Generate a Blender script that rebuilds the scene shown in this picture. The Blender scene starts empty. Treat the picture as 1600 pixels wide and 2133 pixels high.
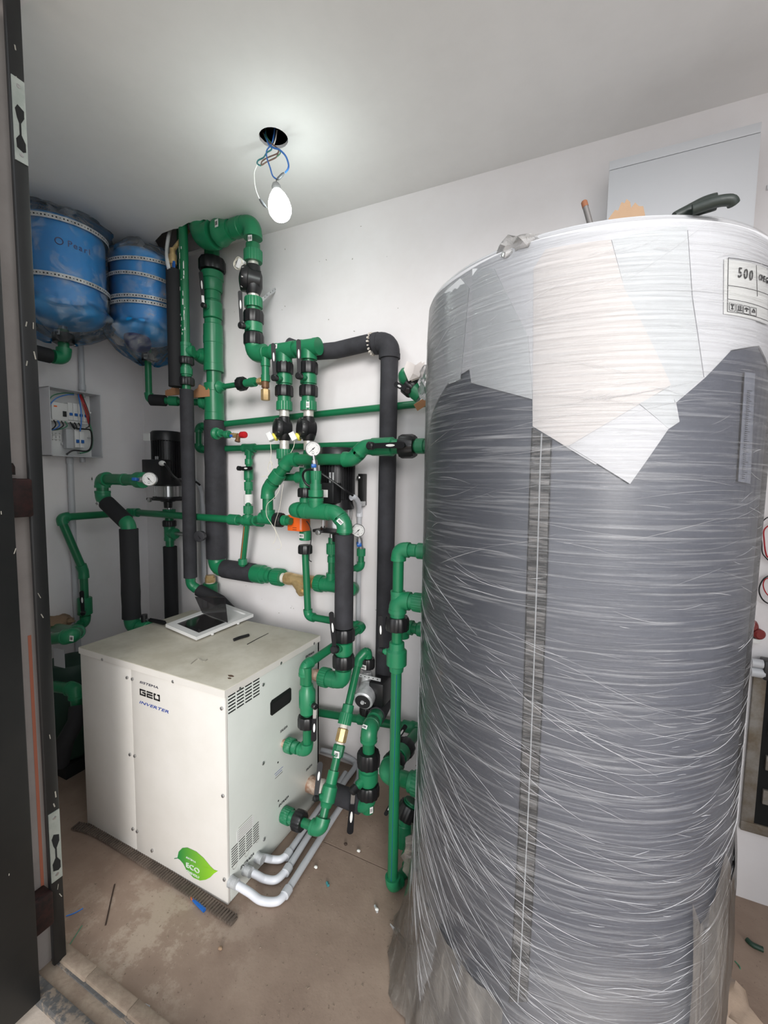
import bpy, bmesh, math, random
from mathutils import Vector, Matrix
random.seed(7)
PI = math.pi
S = bpy.context.scene
C = S.collection

# ------------------------------------------------------------------ camera
FPX, YAW, PITCH, ROLL, CAMH = 902.6, -0.43917, -0.08144, 0.01563, 1.45
cyw, syw, cpt, spt = math.cos(YAW), math.sin(YAW), math.cos(PITCH), math.sin(PITCH)
FW = Vector((syw*cpt, cyw*cpt, spt)); R0 = Vector((cyw, -syw, 0)); U0 = R0.cross(FW)
RT = R0*math.cos(ROLL) + U0*math.sin(ROLL); UP = -R0*math.sin(ROLL) + U0*math.cos(ROLL)
CAM = Vector((0, 0, CAMH))
cd = bpy.data.cameras.new('camera'); cam = bpy.data.objects.new('camera', cd); C.objects.link(cam)
cam.matrix_world = Matrix(((RT.x, UP.x, -FW.x, 0), (RT.y, UP.y, -FW.y, 0), (RT.z, UP.z, -FW.z, CAMH), (0, 0, 0, 1)))
cd.sensor_fit = 'HORIZONTAL'; cd.sensor_width = 36; cd.lens = FPX/1600*36; cd.clip_start = 0.02
S.camera = cam
# ------------------------------------------------------------------ sky and exposure
w = bpy.data.worlds.new('overcast_sky'); S.world = w; w.use_nodes = True
wn = w.node_tree.nodes; wn['Background'].inputs[0].default_value = (0.93, 0.965, 1.0, 1); wn['Background'].inputs[1].default_value = 1.25
sl = bpy.data.lights.new('hazy_daylight', 'SUN'); sl.energy = 1.55; sl.angle = math.radians(20); sl.color = (1, .97, .94)
so = bpy.data.objects.new('hazy_daylight', sl); C.objects.link(so)
so.rotation_euler = Vector((math.sin(math.radians(30)), -math.cos(math.radians(30)), .26)).to_track_quat('Z', 'Y').to_euler()
S.view_settings.view_transform = 'Standard'; S.view_settings.look = 'None'; S.view_settings.gamma = 1
S.view_settings.use_curve_mapping = False
S.view_settings.exposure = 0.42

def at(px, py, x=None, y=None, z=None):
    """real-world point on a plane of the room, read off the photograph"""
    d = FW*FPX + RT*(px-800) - UP*(py-1066.5)
    if x is not None: t = (x-CAM.x)/d.x
    elif y is not None: t = (y-CAM.y)/d.y
    else: t = (z-CAM.z)/d.z
    return CAM + d*t
def proj(P):
    q = P-CAM; k = FPX/q.dot(FW)
    return 800+q.dot(RT)*k, 1066.5-q.dot(UP)*k
class L:
    """straight line between two points; .v(py) / .h(px) give the point seen at that row / column"""
    def __init__(s, a, b): s.a, s.b, s.d = a, b, (b-a).normalized()
    def _f(s, val, ax):
        lo, hi = -0.6, 1.6
        f = lambda t: proj(s.a+(s.b-s.a)*t)[ax]-val
        flo = f(lo)
        for _ in range(40):
            m = (lo+hi)/2; fm = f(m)
            if (fm > 0) == (flo > 0): lo = m
            else: hi = m
        return s.a+(s.b-s.a)*lo
    def v(s, py): return s._f(py, 1)
    def h(s, px): return s._f(px, 0)
def vert(px, py0, py1, y):
    a = at(px, py0, y=y); b = at(px, py1, y=y); mx = (a.x+b.x)/2
    return L(Vector((mx, y, a.z)), Vector((mx, y, b.z)))

# ------------------------------------------------------------------ materials
def srgb(c):
    c = [v/255 for v in c]
    return tuple((v/12.92 if v <= .04045 else ((v+.055)/1.055)**2.4) for v in c)+(1,)
def mat(name, col, rough=.5, metal=0, noise=0, nscale=20, col2=None, bump=0, bscale=80, spec=.5, nlo=.4, nhi=.65, emit=None, es=0, alpha=1, trans=0):
    m = bpy.data.materials.new(name); m.use_nodes = True; t = m.node_tree; n = t.nodes; b = n['Principled BSDF']
    b.inputs['Base Color'].default_value = srgb(col); b.inputs['Roughness'].default_value = rough; b.inputs['Metallic'].default_value = metal
    b.inputs['Specular IOR Level'].default_value = spec
    b.inputs['Alpha'].default_value = alpha; b.inputs['Transmission Weight'].default_value = trans
    tc = n.new('ShaderNodeTexCoord')
    if col2:
        tx = n.new('ShaderNodeTexNoise'); tx.inputs['Scale'].default_value = nscale; tx.inputs['Detail'].default_value = 6; tx.inputs['Roughness'].default_value = .65
        g = n.new('ShaderNodeNewGeometry'); t.links.new(g.outputs['Position'], tx.inputs['Vector'])
        r = n.new('ShaderNodeValToRGB'); r.color_ramp.elements[0].position = nlo; r.color_ramp.elements[1].position = nhi
        r.color_ramp.elements[0].color = srgb(col); r.color_ramp.elements[1].color = srgb(col2)
        t.links.new(tx.outputs['Fac'], r.inputs['Fac']); t.links.new(r.outputs['Color'], b.inputs['Base Color'])
    if bump:
        g = n.new('ShaderNodeNewGeometry')
        tx = n.new('ShaderNodeTexNoise'); tx.inputs['Scale'].default_value = bscale; tx.inputs['Detail'].default_value = 5
        bp = n.new('ShaderNodeBump'); bp.inputs['Strength'].default_value = bump; bp.inputs['Distance'].default_value = .004
        t.links.new(g.outputs['Position'], tx.inputs['Vector']); t.links.new(tx.outputs['Fac'], bp.inputs['Height']); t.links.new(bp.outputs['Normal'], b.inputs['Normal'])
    if emit: b.inputs['Emission Color'].default_value = srgb(emit); b.inputs['Emission Strength'].default_value = es
    return m
M = {}
M['wall'] = mat('painted_plaster', (232, 229, 230), .7, col2=(226, 222, 222), nscale=2.2, bump=.12, bscale=14)
M['wall_shell'] = mat('outer_plaster', (200, 198, 195), .8)
M['ceil'] = mat('ceiling_paint', (232, 231, 230), .8, col2=(227, 226, 225), nscale=3, bump=.05, bscale=60)
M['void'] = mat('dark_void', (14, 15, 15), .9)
M['green'] = mat('green_pipe_plastic', (24, 112, 72), .33, col2=(30, 106, 70), nscale=9, bump=.04, bscale=60)
M['green2'] = mat('green_fitting_plastic', (28, 122, 80), .36, col2=(38, 118, 82), nscale=14, bump=.05, bscale=90)
M['dusty'] = mat('dusty_green_plastic', (26, 114, 76), .5, col2=(100, 150, 124), nscale=60, nlo=.5, nhi=.75)
M['black'] = mat('black_plastic', (26, 26, 28), .38, bump=.05)
M['lever'] = mat('lever_black_vinyl', (20, 20, 23), .5, spec=.25)
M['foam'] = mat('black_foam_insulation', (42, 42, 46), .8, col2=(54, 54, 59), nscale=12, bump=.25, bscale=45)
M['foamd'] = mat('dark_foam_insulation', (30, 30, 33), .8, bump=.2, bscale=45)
M['brass'] = mat('brass', (205, 178, 130), .35, .5, col2=(180, 150, 104), nscale=30)
M['bronze'] = mat('dull_bronze', (118, 86, 60), .5, .3)
M['steel'] = mat('steel', (190, 190, 190), .28, .9)
M['galv'] = mat('galvanised_strap', (205, 207, 208), .4, .3, col2=(170, 172, 174), nscale=40)
M['nickel'] = mat('nickel_thread_with_tape', (205, 200, 190), .4, .5, col2=(230, 228, 222), nscale=60)
M['tape'] = mat('thread_sealant', (222, 214, 204), .6, bump=.5, bscale=200)
M['copper'] = mat('copper_nipple', (170, 130, 108), .45, .4, col2=(215, 195, 178), nscale=50)
M['white'] = mat('white_plastic', (225, 225, 224), .4)
M['label'] = mat('paper_label', (222, 222, 220), .6)
M['ink'] = mat('ink', (30, 30, 32), .6)
M['blue'] = mat('blue_plastic', (30, 95, 175), .35)
M['red'] = mat('red_plastic', (190, 30, 38), .35)
M['darkred'] = mat('dark_red_plastic', (120, 38, 36), .45)
M['yellow'] = mat('yellow_plastic', (225, 215, 90), .4)
M['orange'] = mat('orange_plastic', (238, 104, 36), .4)
M['cream'] = mat('cream_cable', (226, 220, 205), .5)
M['beige'] = mat('box_enamel', (226, 222, 216), .38, col2=(221, 217, 210), nscale=5, bump=.02)
M['beigeside'] = mat('box_side_enamel', (214, 218, 212), .4, col2=(209, 213, 207), nscale=5)
M['beigetop'] = mat('dusty_box_lid', (203, 198, 184), .5, col2=(184, 178, 162), nscale=7, bump=.03)
M['dust'] = mat('dust_smudge', (150, 146, 136), .8)
M['cond'] = mat('grey_conduit_plastic', (188, 190, 194), .4)
M['condl'] = mat('pale_conduit_plastic', (214, 216, 222), .35)
M['steelblack'] = mat('black_painted_steel', (20, 21, 22), .45, col2=(27, 27, 27), nscale=6, bump=.05, bscale=30)
M['primer'] = mat('grey_primer', (158, 150, 146), .7, col2=(146, 138, 134), nscale=5)
M['rust'] = mat('orange_primer_streak', (176, 104, 80), .7)
M['rusty'] = mat('rusty_hinge', (52, 28, 26), .6, .3, col2=(24, 18, 17), nscale=60)
M['plate'] = mat('zinc_plate', (178, 184, 178), .35, .5, col2=(160, 168, 162), nscale=30)
M['vessel'] = mat('blue_vessel_enamel', (0, 148, 222), .35)
M['vesselink'] = mat('vessel_navy_print', (28, 48, 110), .4)
M['card'] = mat('brown_cardboard', (176, 128, 92), .8)
M['paper'] = mat('crumpled_kraft_paper', (168, 138, 110), .75, bump=.4, bscale=60)
M['rubber'] = mat('dark_rubber', (38, 46, 42), .45, bump=.2)
M['jacket'] = mat('grey_vinyl_jacket', (94, 97, 108), .33, col2=(86, 89, 100), nscale=4, bump=.05, bscale=10)
M['sheet'] = mat('white_foam_sheet', (212, 212, 215), .5)
M['sheetw'] = mat('warm_white_sheet', (216, 211, 209), .5)
M['sheetc'] = mat('cool_white_sheet', (205, 207, 209), .5)
M['tissue'] = mat('white_tissue', (228, 220, 216), .8, bump=.4, bscale=40)
M['smoke'] = mat('smoked_lid', (40, 38, 40), .08, alpha=.72)
M['strand'] = mat('film_crease', (225, 224, 226), .25, alpha=.42)
M['bulb'] = mat('lit_bulb_glass', (255, 255, 250), .4, emit=(244, 255, 250), es=24)
M['cabinet'] = mat('grey_enamel_panel', (205, 207, 211), .22, spec=.6)
M['niche'] = mat('rough_grey_steel', (140, 136, 130), .6, .2, col2=(112, 100, 84), nscale=12)
M['sack'] = mat('tan_sackcloth', (150, 124, 100), .9, bump=.6, bscale=40)
M['corr'] = mat('dusty_corrugated_rubber', (104, 92, 82), .8, col2=(84, 74, 66), nscale=20)
M['darkgreen'] = mat('dark_green_casting', (34, 62, 52), .5)
M['leafgreen'] = None
M['wood'] = mat('dry_twig', (58, 44, 36), .8)
M['sill'] = mat('dirty_concrete_sill', (128, 112, 98), .85, col2=(150, 136, 120), nscale=18, bump=.5, bscale=60)
M['silld'] = mat('grey_paint_on_sill', (92, 92, 92), .7, col2=(140, 128, 116), nscale=40, nlo=.5, nhi=.6, bump=.5)
M['outfloor'] = mat('outside_concrete', (210, 196, 182), .85, col2=(200, 186, 172), nscale=9, bump=.2)
for nm, cc in (('w_blue', (60, 120, 200)), ('w_green', (70, 130, 100)), ('w_brown', (120, 96, 88)), ('w_red', (170, 30, 40)), ('w_black', (22, 22, 24)), ('w_white', (230, 230, 225)), ('w_teal', (60, 130, 135))):
    M[nm] = mat('wire_'+nm[2:], cc, .4)

def floor_mat():
    m = bpy.data.materials.new('stained_cement_floor'); m.use_nodes = True; t = m.node_tree; n = t.nodes; b = n['Principled BSDF']; lk = t.links.new
    b.inputs['Roughness'].default_value = .75
    g = n.new('ShaderNodeNewGeometry')
    def noise(sc, det=6, rg=.6):
        x = n.new('ShaderNodeTexNoise'); x.inputs['Scale'].default_value = sc; x.inputs['Detail'].default_value = det; x.inputs['Roughness'].default_value = rg
        lk(g.outputs['Position'], x.inputs['Vector']); return x
    def ramp(src, p0, c0, p1, c1):
        r = n.new('ShaderNodeValToRGB'); r.color_ramp.elements[0].position = p0; r.color_ramp.elements[1].position = p1
        r.color_ramp.elements[0].color = c0; r.color_ramp.elements[1].color = c1; lk(src, r.inputs['Fac']); return r
    base = ramp(noise(3.5).outputs['Fac'], .35, srgb((136, 116, 102)), .68, srgb((162, 142, 126)))
    # pale scraped cement patches in front of the box
    tc = n.new('ShaderNodeVectorMath'); tc.operation = 'DISTANCE'; tc.inputs[1].default_value = (-1.2, .86, 0); lk(g.outputs['Position'], tc.inputs[0])
    mr = n.new('ShaderNodeMapRange'); mr.inputs[1].default_value = .1; mr.inputs[2].default_value = .42; mr.inputs[3].default_value = 1; mr.inputs[4].default_value = 0; lk(tc.outputs['Value'], mr.inputs[0])
    pn = ramp(noise(7, 10, .75).outputs['Fac'], .5, (0, 0, 0, 1), .56, (1, 1, 1, 1))
    mu = n.new('ShaderNodeMath'); mu.operation = 'MULTIPLY'; lk(mr.outputs[0], mu.inputs[0]); lk(pn.outputs['Color'], mu.inputs[1])
    mu2 = n.new('ShaderNodeMath'); mu2.operation = 'MULTIPLY'; mu2.inputs[1].default_value = .75; lk(mu.outputs[0], mu2.inputs[0])
    mx = n.new('ShaderNodeMixRGB'); lk(mu2.outputs[0], mx.inputs['Fac']); lk(base.outputs['Color'], mx.inputs['Color1']); mx.inputs['Color2'].default_value = srgb((176, 160, 144))
    sp = ramp(noise(90, 3).outputs['Fac'], .28, srgb((120, 108, 98)), .36, (1, 1, 1, 1))
    m2 = n.new('ShaderNodeMixRGB'); m2.blend_type = 'MULTIPLY'; m2.inputs['Fac'].default_value = .5; lk(mx.outputs['Color'], m2.inputs['Color1']); lk(sp.outputs['Color'], m2.inputs['Color2'])
    lk(m2.outputs['Color'], b.inputs['Base Color'])
    bp = n.new('ShaderNodeBump'); bp.inputs['Strength'].default_value = .35; bp.inputs['Distance'].default_value = .004; lk(noise(30, 8).outputs['Fac'], bp.inputs['Height']); lk(bp.outputs['Normal'], b.inputs['Normal'])
    return m
M['floor'] = floor_mat()
def film_mat(name, density, streak=(3, 3, 70), bump=.5, haze=.1, colr=(226, 226, 228), dirt=False):
    """clear stretch film: mostly see-through, with glossy creases"""
    m = bpy.data.materials.new(name); m.use_nodes = True; t = m.node_tree; n = t.nodes; lk = t.links.new
    b = n['Principled BSDF']; b.inputs['Base Color'].default_value = srgb(colr); b.inputs['Roughness'].default_value = .16
    g = n.new('ShaderNodeTexCoord'); mp = n.new('ShaderNodeMapping'); mp.inputs['Scale'].default_value = streak; lk(g.outputs['Object'], mp.inputs['Vector'])
    x = n.new('ShaderNodeTexNoise'); x.inputs['Scale'].default_value = 1; x.inputs['Detail'].default_value = 7; x.inputs['Roughness'].default_value = .6; x.inputs['Distortion'].default_value = .6
    lk(mp.outputs[0], x.inputs['Vector'])
    bp = n.new('ShaderNodeBump'); bp.inputs['Strength'].default_value = bump; bp.inputs['Distance'].default_value = .01; lk(x.outputs['Fac'], bp.inputs['Height']); lk(bp.outputs['Normal'], b.inputs['Normal'])
    r = n.new('ShaderNodeValToRGB'); r.color_ramp.elements[0].position = .5; r.color_ramp.elements[0].color = (haze,)*3+(1,)
    r.color_ramp.elements[1].position = .75; r.color_ramp.elements[1].color = (density,)*3+(1,); lk(x.outputs['Fac'], r.inputs['Fac'])
    src = r.outputs['Color']
    if dirt:
        sx = n.new('ShaderNodeSeparateXYZ'); lk(g.outputs['Object'], sx.inputs[0])
        mr = n.new('ShaderNodeMapRange'); mr.inputs[1].default_value = 0; mr.inputs[2].default_value = .55; mr.inputs[3].default_value = .62; mr.inputs[4].default_value = 0; lk(sx.outputs[2], mr.inputs[0])
        n2 = n.new('ShaderNodeTexNoise'); n2.inputs['Scale'].default_value = 5; n2.inputs['Detail'].default_value = 7; lk(g.outputs['Object'], n2.inputs['Vector'])
        r2 = n.new('ShaderNodeValToRGB'); r2.color_ramp.elements[0].position = .35; r2.color_ramp.elements[1].position = .65; lk(n2.outputs['Fac'], r2.inputs['Fac'])
        mm = n.new('ShaderNodeMath'); mm.operation = 'MULTIPLY'; lk(mr.outputs[0], mm.inputs[0]); lk(r2.outputs['Color'], mm.inputs[1])
        mxx = n.new('ShaderNodeMath'); mxx.operation = 'ADD'; mxx.use_clamp = True; lk(mm.outputs[0], mxx.inputs[0]); lk(r.outputs['Color'], mxx.inputs[1]); src = mxx.outputs[0]
        mc = n.new('ShaderNodeMixRGB'); lk(mm.outputs[0], mc.inputs['Fac']); mc.inputs['Color1'].default_value = srgb(colr); mc.inputs['Color2'].default_value = srgb((150, 142, 132)); lk(mc.outputs['Color'], b.inputs['Base Color'])
    tr = n.new('ShaderNodeBsdfTransparent'); mx = n.new('ShaderNodeMixShader'); lk(src, mx.inputs[0]); lk(tr.outputs[0], mx.inputs[1]); lk(b.outputs[0], mx.inputs[2])
    # a thin clear sheen everywhere
    gl = n.new('ShaderNodeBsdfGlossy'); gl.inputs['Roughness'].default_value = .12; lk(bp.outputs['Normal'], gl.inputs['Normal'])
    lw = n.new('ShaderNodeFresnel'); lw.inputs['IOR'].default_value = 1.45; lk(bp.outputs['Normal'], lw.inputs['Normal'])
    m3 = n.new('ShaderNodeMixShader'); lk(lw.outputs[0], m3.inputs[0]); lk(mx.outputs[0], m3.inputs[1]); lk(gl.outputs[0], m3.inputs[2])
    lk(m3.outputs[0], n['Material Output'].inputs['Surface'])
    return m
M['film'] = film_mat('stretch_film', .30, (4, 4, 150), haze=.04, dirt=True)
M['bag'] = film_mat('clear_plastic_bag', .42, (11, 11, 11), 1, .05, (235, 238, 240))
M['bagd'] = film_mat('dusty_film', .75, (8, 8, 22), .9, .30, (176, 168, 158))
M['skirt'] = film_mat('loose_film', .55, (34, 34, 5), .6, .22, (188, 182, 174))
M['bagl'] = film_mat('clean_film_fold', .7, (12, 12, 12), .9, .35, (222, 218, 214))
def leaf_mat():
    m = bpy.data.materials.new('leaf_sticker_green'); m.use_nodes = True; t = m.node_tree; n = t.nodes; lk = t.links.new; b = n['Principled BSDF']
    g = n.new('ShaderNodeTexCoord'); sx = n.new('ShaderNodeSeparateXYZ'); lk(g.outputs['Generated'], sx.inputs[0])
    r = n.new('ShaderNodeValToRGB'); r.color_ramp.elements[0].color = srgb((10, 130, 60)); r.color_ramp.elements[1].color = srgb((150, 208, 40)); lk(sx.outputs[0], r.inputs['Fac'])
    lk(r.outputs['Color'], b.inputs['Base Color']); b.inputs['Roughness'].default_value = .3; return m
M['leafgreen'] = leaf_mat()
def zip_mat():
    m = bpy.data.materials.new('zip_tape_weave'); m.use_nodes = True; t = m.node_tree; n = t.nodes; lk = t.links.new; b = n['Principled BSDF']; b.inputs['Roughness'].default_value = .5
    g = n.new('ShaderNodeTexCoord'); mp = n.new('ShaderNodeMapping'); mp.inputs['Scale'].default_value = (14, 14, 120); lk(g.outputs['Object'], mp.inputs['Vector'])
    x = n.new('ShaderNodeTexNoise'); x.inputs['Scale'].default_value = 1; x.inputs['Detail'].default_value = 8; x.inputs['Roughness'].default_value = .75; lk(mp.outputs[0], x.inputs['Vector'])
    r = n.new('ShaderNodeValToRGB'); r.color_ramp.elements[0].position = .45; r.color_ramp.elements[1].position = .62; r.color_ramp.elements[0].color = srgb((22, 22, 26)); r.color_ramp.elements[1].color = srgb((132, 128, 126))
    lk(x.outputs['Fac'], r.inputs['Fac']); lk(r.outputs['Color'], b.inputs['Base Color']); return m
M['zip'] = zip_mat()

# ------------------------------------------------------------------ mesh helpers
class MB:
    def __init__(s): s.v = []; s.f = []; s.mi = []; s.m = 0
    def add(s, vs, fs):
        o = len(s.v); s.v += [tuple(v) for v in vs]; s.f += [tuple(i+o for i in f) for f in fs]; s.mi += [s.m]*len(fs); return s
    def box(s, c, sz, M3=None, bev=0):
        c = Vector(c); hx, hy, hz = sz[0]/2, sz[1]/2, sz[2]/2
        b = min(bev, hx*.9, hy*.9, hz*.9)
        if b <= 0:
            vs = [Vector((x, y, z)) for x in (-hx, hx) for y in (-hy, hy) for z in (-hz, hz)]
            fs = [(0, 1, 3, 2), (4, 6, 7, 5), (0, 4, 5, 1), (2, 3, 7, 6), (0, 2, 6, 4), (1, 5, 7, 3)]
        else:
            bm = bmesh.new(); bmesh.ops.create_cube(bm, size=1)
            for v in bm.verts: v.co = Vector((v.co.x*2*hx, v.co.y*2*hy, v.co.z*2*hz))
            bmesh.ops.bevel(bm, geom=bm.edges[:], offset=b, segments=2, affect='EDGES', profile=.5)
            vs = [v.co.copy() for v in bm.verts]; fs = [tuple(v.index for v in f.verts) for f in bm.faces]; bm.free()
        if M3 is not None: vs = [M3 @ v for v in vs]
        return s.add([c+v for v in vs], fs)
    def bb(s, a, b, bev=0):
        a, b = Vector(a), Vector(b); return s.box((a+b)/2, [abs(x) for x in (b-a)], None, bev)
    def sweep(s, pts, rad, n=16, caps=True, ribs=0, ribd=.06, sy=1):
        pts = [Vector(p) for p in pts]
        if not hasattr(rad, '__len__'): rad = [rad]*len(pts)
        T = []
        for i in range(len(pts)):
            a = pts[max(0, i-1)]; b = pts[min(len(pts)-1, i+1)]; d = b-a
            k = 1
            while d.length < 1e-7 and k < 5: k += 1; d = pts[min(len(pts)-1, i+k)]-pts[max(0, i-k)]
            T.append(d.normalized())
        u = T[0].orthogonal().normalized()
        if abs(T[0].z) < .9: u = (Vector((0, 0, 1))-T[0]*T[0].z).normalized()
        vs = []; prev = T[0]
        for p, t, r in zip(pts, T, rad):
            q = prev.rotation_difference(t); u = q @ u; u = (u-t*u.dot(t)).normalized(); prev = t; w_ = t.cross(u)
            for k in range(n):
                a = 2*PI*k/n; rr = r*(1-(ribd if ribs and (k % 2) else 0))
                vs.append(p+u*(math.cos(a)*rr)+w_*(math.sin(a)*rr*sy))
        fs = []
        for i in range(len(pts)-1):
            for k in range(n): k2 = (k+1) % n; fs.append((i*n+k, i*n+k2, (i+1)*n+k2, (i+1)*n+k))
        if caps: fs.append(tuple(range(n))[::-1]); fs.append(tuple((len(pts)-1)*n+k for k in range(n)))
        return s.add(vs, fs)
    def lathe(s, p, d, prof, n=20, ribs=0, ribd=.06):
        p = Vector(p); d = Vector(d).normalized()
        # step profile: duplicate rings keep edges crisp
        d = d if d.length else Vector((0, 0, 1))
        u = d.orthogonal().normalized()
        if abs(d.z) < .9: u = (Vector((0, 0, 1))-d*d.z).normalized()
        w_ = d.cross(u); vs = []
        for t, r in prof:
            for k in range(n):
                a = 2*PI*k/n; rr = r*(1-(ribd if ribs and (k*ribs//n*2 % 2 or (k*ribs*2//n) % 2) else 0)); vs.append(p+d*t+u*(math.cos(a)*rr)+w_*(math.sin(a)*rr))
        fs = []
        for i in range(len(prof)-1):
            for k in range(n): k2 = (k+1) % n; fs.append((i*n+k, i*n+k2, (i+1)*n+k2, (i+1)*n+k))
        fs.append(tuple(range(n))[::-1]); fs.append(tuple((len(prof)-1)*n+k for k in range(n)))
        return s.add(vs, fs)
    def prism(s, poly, o, ux, uy, th):
        """flat outline poly (2D) in the plane o,ux,uy, thickened by th along ux x uy"""
        o = Vector(o); ux = Vector(ux); uy = Vector(uy); nn = ux.cross(uy).normalized(); n = len(poly)
        a = [o+ux*p[0]+uy*p[1] for p in poly]; vs = a+[v+nn*th for v in a]
        fs = [tuple(range(n))[::-1], tuple(range(n, 2*n))]+[(i, (i+1) % n, (i+1) % n+n, i+n) for i in range(n)]
        return s.add(vs, fs)
    def build(s, name, mats, parent=None, ang=38, loc=None, flat=False):
        me = bpy.data.meshes.new(name); me.from_pydata(s.v, [], s.f); me.update()
        if not isinstance(mats, (list, tuple)): mats = [mats]
        for m in mats: me.materials.append(m)
        if len(mats) > 1: me.polygons.foreach_set('material_index', s.mi)
        bm = bmesh.new(); bm.from_mesh(me); bmesh.ops.recalc_face_normals(bm, faces=bm.faces[:]); bm.to_mesh(me); bm.free()
        if not flat:
            me.polygons.foreach_set('use_smooth', [True]*len(me.polygons)); me.set_sharp_from_angle(angle=math.radians(ang))
        o = bpy.data.objects.new(name, me); C.objects.link(o)
        if parent is not None: o.parent = parent; o.matrix_parent_inverse = Matrix.Translation(-wloc(parent))
        return o
def wloc(o):
    return Vector(o.get('_l', (0, 0, 0)))
def thing(name, label, cat, loc=(0, 0, 0), group=None, kind=None):
    o = bpy.data.objects.new(name, None); C.objects.link(o); o.location = loc; o['_l'] = tuple(loc)
    o.empty_display_size = .02
    if label: o['label'] = label; o['category'] = cat
    if group: o['group'] = group
    if kind: o['kind'] = kind
    return o
def tag(o, label, cat, group=None):
    o['label'] = label; o['category'] = cat
    if group: o['group'] = group
    return o
def smooth(pts, k=6):
    pts = [Vector(p) for p in pts]; out = []
    for i in range(len(pts)-1):
        p0, p1, p2, p3 = pts[max(0, i-1)], pts[i], pts[i+1], pts[min(len(pts)-1, i+2)]
        for j in range(k):
            t = j/k; out.append(.5*((2*p1)+(p2-p0)*t+(2*p0-5*p1+4*p2-p3)*t*t+(3*p1-p0-3*p2+p3)*t**3))
    out.append(pts[-1]); return out
def wire(name, pts, r, m, parent=None, k=6, n=8):
    return MB().sweep(smooth(pts, k), r, n).build(name, m, parent)

# fittings -------------------------------------------------------------
def pipe(t, a, b, r, m=None, name='pipe', n=20):
    return MB().sweep([a, b], r, n).build(name, m or M['green'], t)
def coll(t, p, d, r, l, name='coupling', m=None):
    h = l/2; c = r*.08
    return MB().lathe(p, d, [(-h, r-c), (-h+c, r), (h-c, r), (h, r-c)], 24).build(name, m or M['green2'], t)
def reducer(t, p, d, prof, name='reducer', m=None):
    return MB().lathe(p, d, prof, 24).build(name, m or M['green2'], t)
def ribbed(t, p, d, r, l, m=None, name='ribbed_collar'):
    h = l/2
    return MB().lathe(p, d, [(-h, r*.9), (-h, r*.97), (-h*.5, r), (h, r), (h, r*.85)], 48, 24, .05).build(name, m or M['green2'], t)
def nut(t, p, d, r, l, m=None):
    h = l/2; mb = MB(); mb.lathe(p, d, [(-h, r*.82), (-h, r*.96), (-h*.75, r), (h*.6, r), (h, r*.9), (h, r*.8)], 48, 12, .05)
    return mb.build('union_nut', m or M['black'], t)
def elbow(t, c, d1, d2, r, k=1.28, L_=2.1, name='elbow', m=None, lab=True):
    """d1,d2: directions leaving the corner"""
    c = Vector(c); d1 = Vector(d1).normalized(); d2 = Vector(d2).normalized(); R = r*k; Ln = r*L_
    ang = PI-d1.angle(d2); b = min(Ln*.72, R*1.25*math.tan(max(ang, .2)/2)+R*.15)
    b = max(b, Ln*.25)
    pts = [c+d1*Ln, c+d1*(Ln*.999), c+d1*max(b, Ln*.72), c+d1*b*1.001]; rad = [R*.97, R*1.04, R*1.04, R]
    for i in range(0, 9):
        s = i/8; pts.append(c+d1*b*(1-s)**2+d2*b*s*s); rad.append(R)
    pts += [c+d2*b*1.001, c+d2*max(b, Ln*.72), c+d2*(Ln*.999), c+d2*Ln]; rad += [R, R*1.04, R*1.04, R*.97]
    return MB().sweep(pts, rad, 22).build(name, m or M['green2'], t)
def tee(t, c, d, b, r, k=1.28, L_=2.2, rb=None, Lb=None, m=None):
    c = Vector(c); d = Vector(d).normalized(); b = Vector(b).normalized(); R = r*k; Ln = r*L_; rb = (rb or r)*k; Lb = Lb or Ln
    mb = MB().lathe(c, d, [(-Ln, R*.98), (-Ln, R*1.04), (-Ln*.6, R*1.04), (-Ln*.58, R), (Ln*.58, R), (Ln*.6, R*1.04), (Ln, R*1.04), (Ln, R*.98)], 24)
    mb.lathe(c, b, [(0, rb*.9), (R*.8, rb), (Lb*.75, rb), (Lb*.76, rb*1.04), (Lb, rb*1.04)], 24)
    return mb.build('tee', m or M['green2'], t)
def run(t, pts, r, m=None, name='pipe', k=1.28, L_=2.1, ends=True):
    pts = [Vector(p) for p in pts]
    for a, b in zip(pts, pts[1:]): pipe(t, a, b, r, m, name)
    for i in range(1, len(pts)-1): elbow(t, pts[i], pts[i-1]-pts[i], pts[i+1]-pts[i], r, k, L_)
def foam(t, pts, r, m=None, wob=.02, name='foam_insulation'):
    pts = [Vector(p) for p in pts]; P = []; 
    for a, b in zip(pts, pts[1:]):
        nseg = max(2, int((b-a).length/.06))
        P += [a+(b-a)*(i/nseg) for i in range(nseg)]
    P.append(pts[-1]); rad = [r*(1+random.uniform(-wob, wob)) for _ in P]
    P = [P[0], P[0]+(P[1]-P[0])*.02]+P[1:-1]+[P[-1]+(P[-2]-P[-1])*.02, P[-1]]; rad = [r*.93, rad[0]]+rad[1:-1]+[rad[-1], r*.93]
    return MB().sweep(P, rad, 24).build(name, m or M['foam'], t)
def sticker(t, p, nrm, up, w_, h, barcode=True):
    """small white label standing just proud of a surface facing nrm"""
    p = Vector(p); nrm = Vector(nrm).normalized(); up = Vector(up); up = (up-nrm*up.dot(nrm)).normalized(); rt = up.cross(nrm)
    M3 = Matrix((rt, up, nrm)).transposed()
    o = MB().box(p, (w_, h, .0012), M3).build('barcode_label', M['label'], t)
    if barcode:
        mb = MB(); x = -w_*.35
        while x < w_*.35:
            bw = random.choice((.0008, .0014, .002)); mb.box(p+rt*x+nrm*.0009, (bw, h*.5, .0006), M3); x += bw+random.choice((.001, .0018))
        b = mb.build('bars', M['ink'], o if t.parent is None else t); 
    return o
def tocam(p): return (CAM-Vector(p)).normalized()
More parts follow.
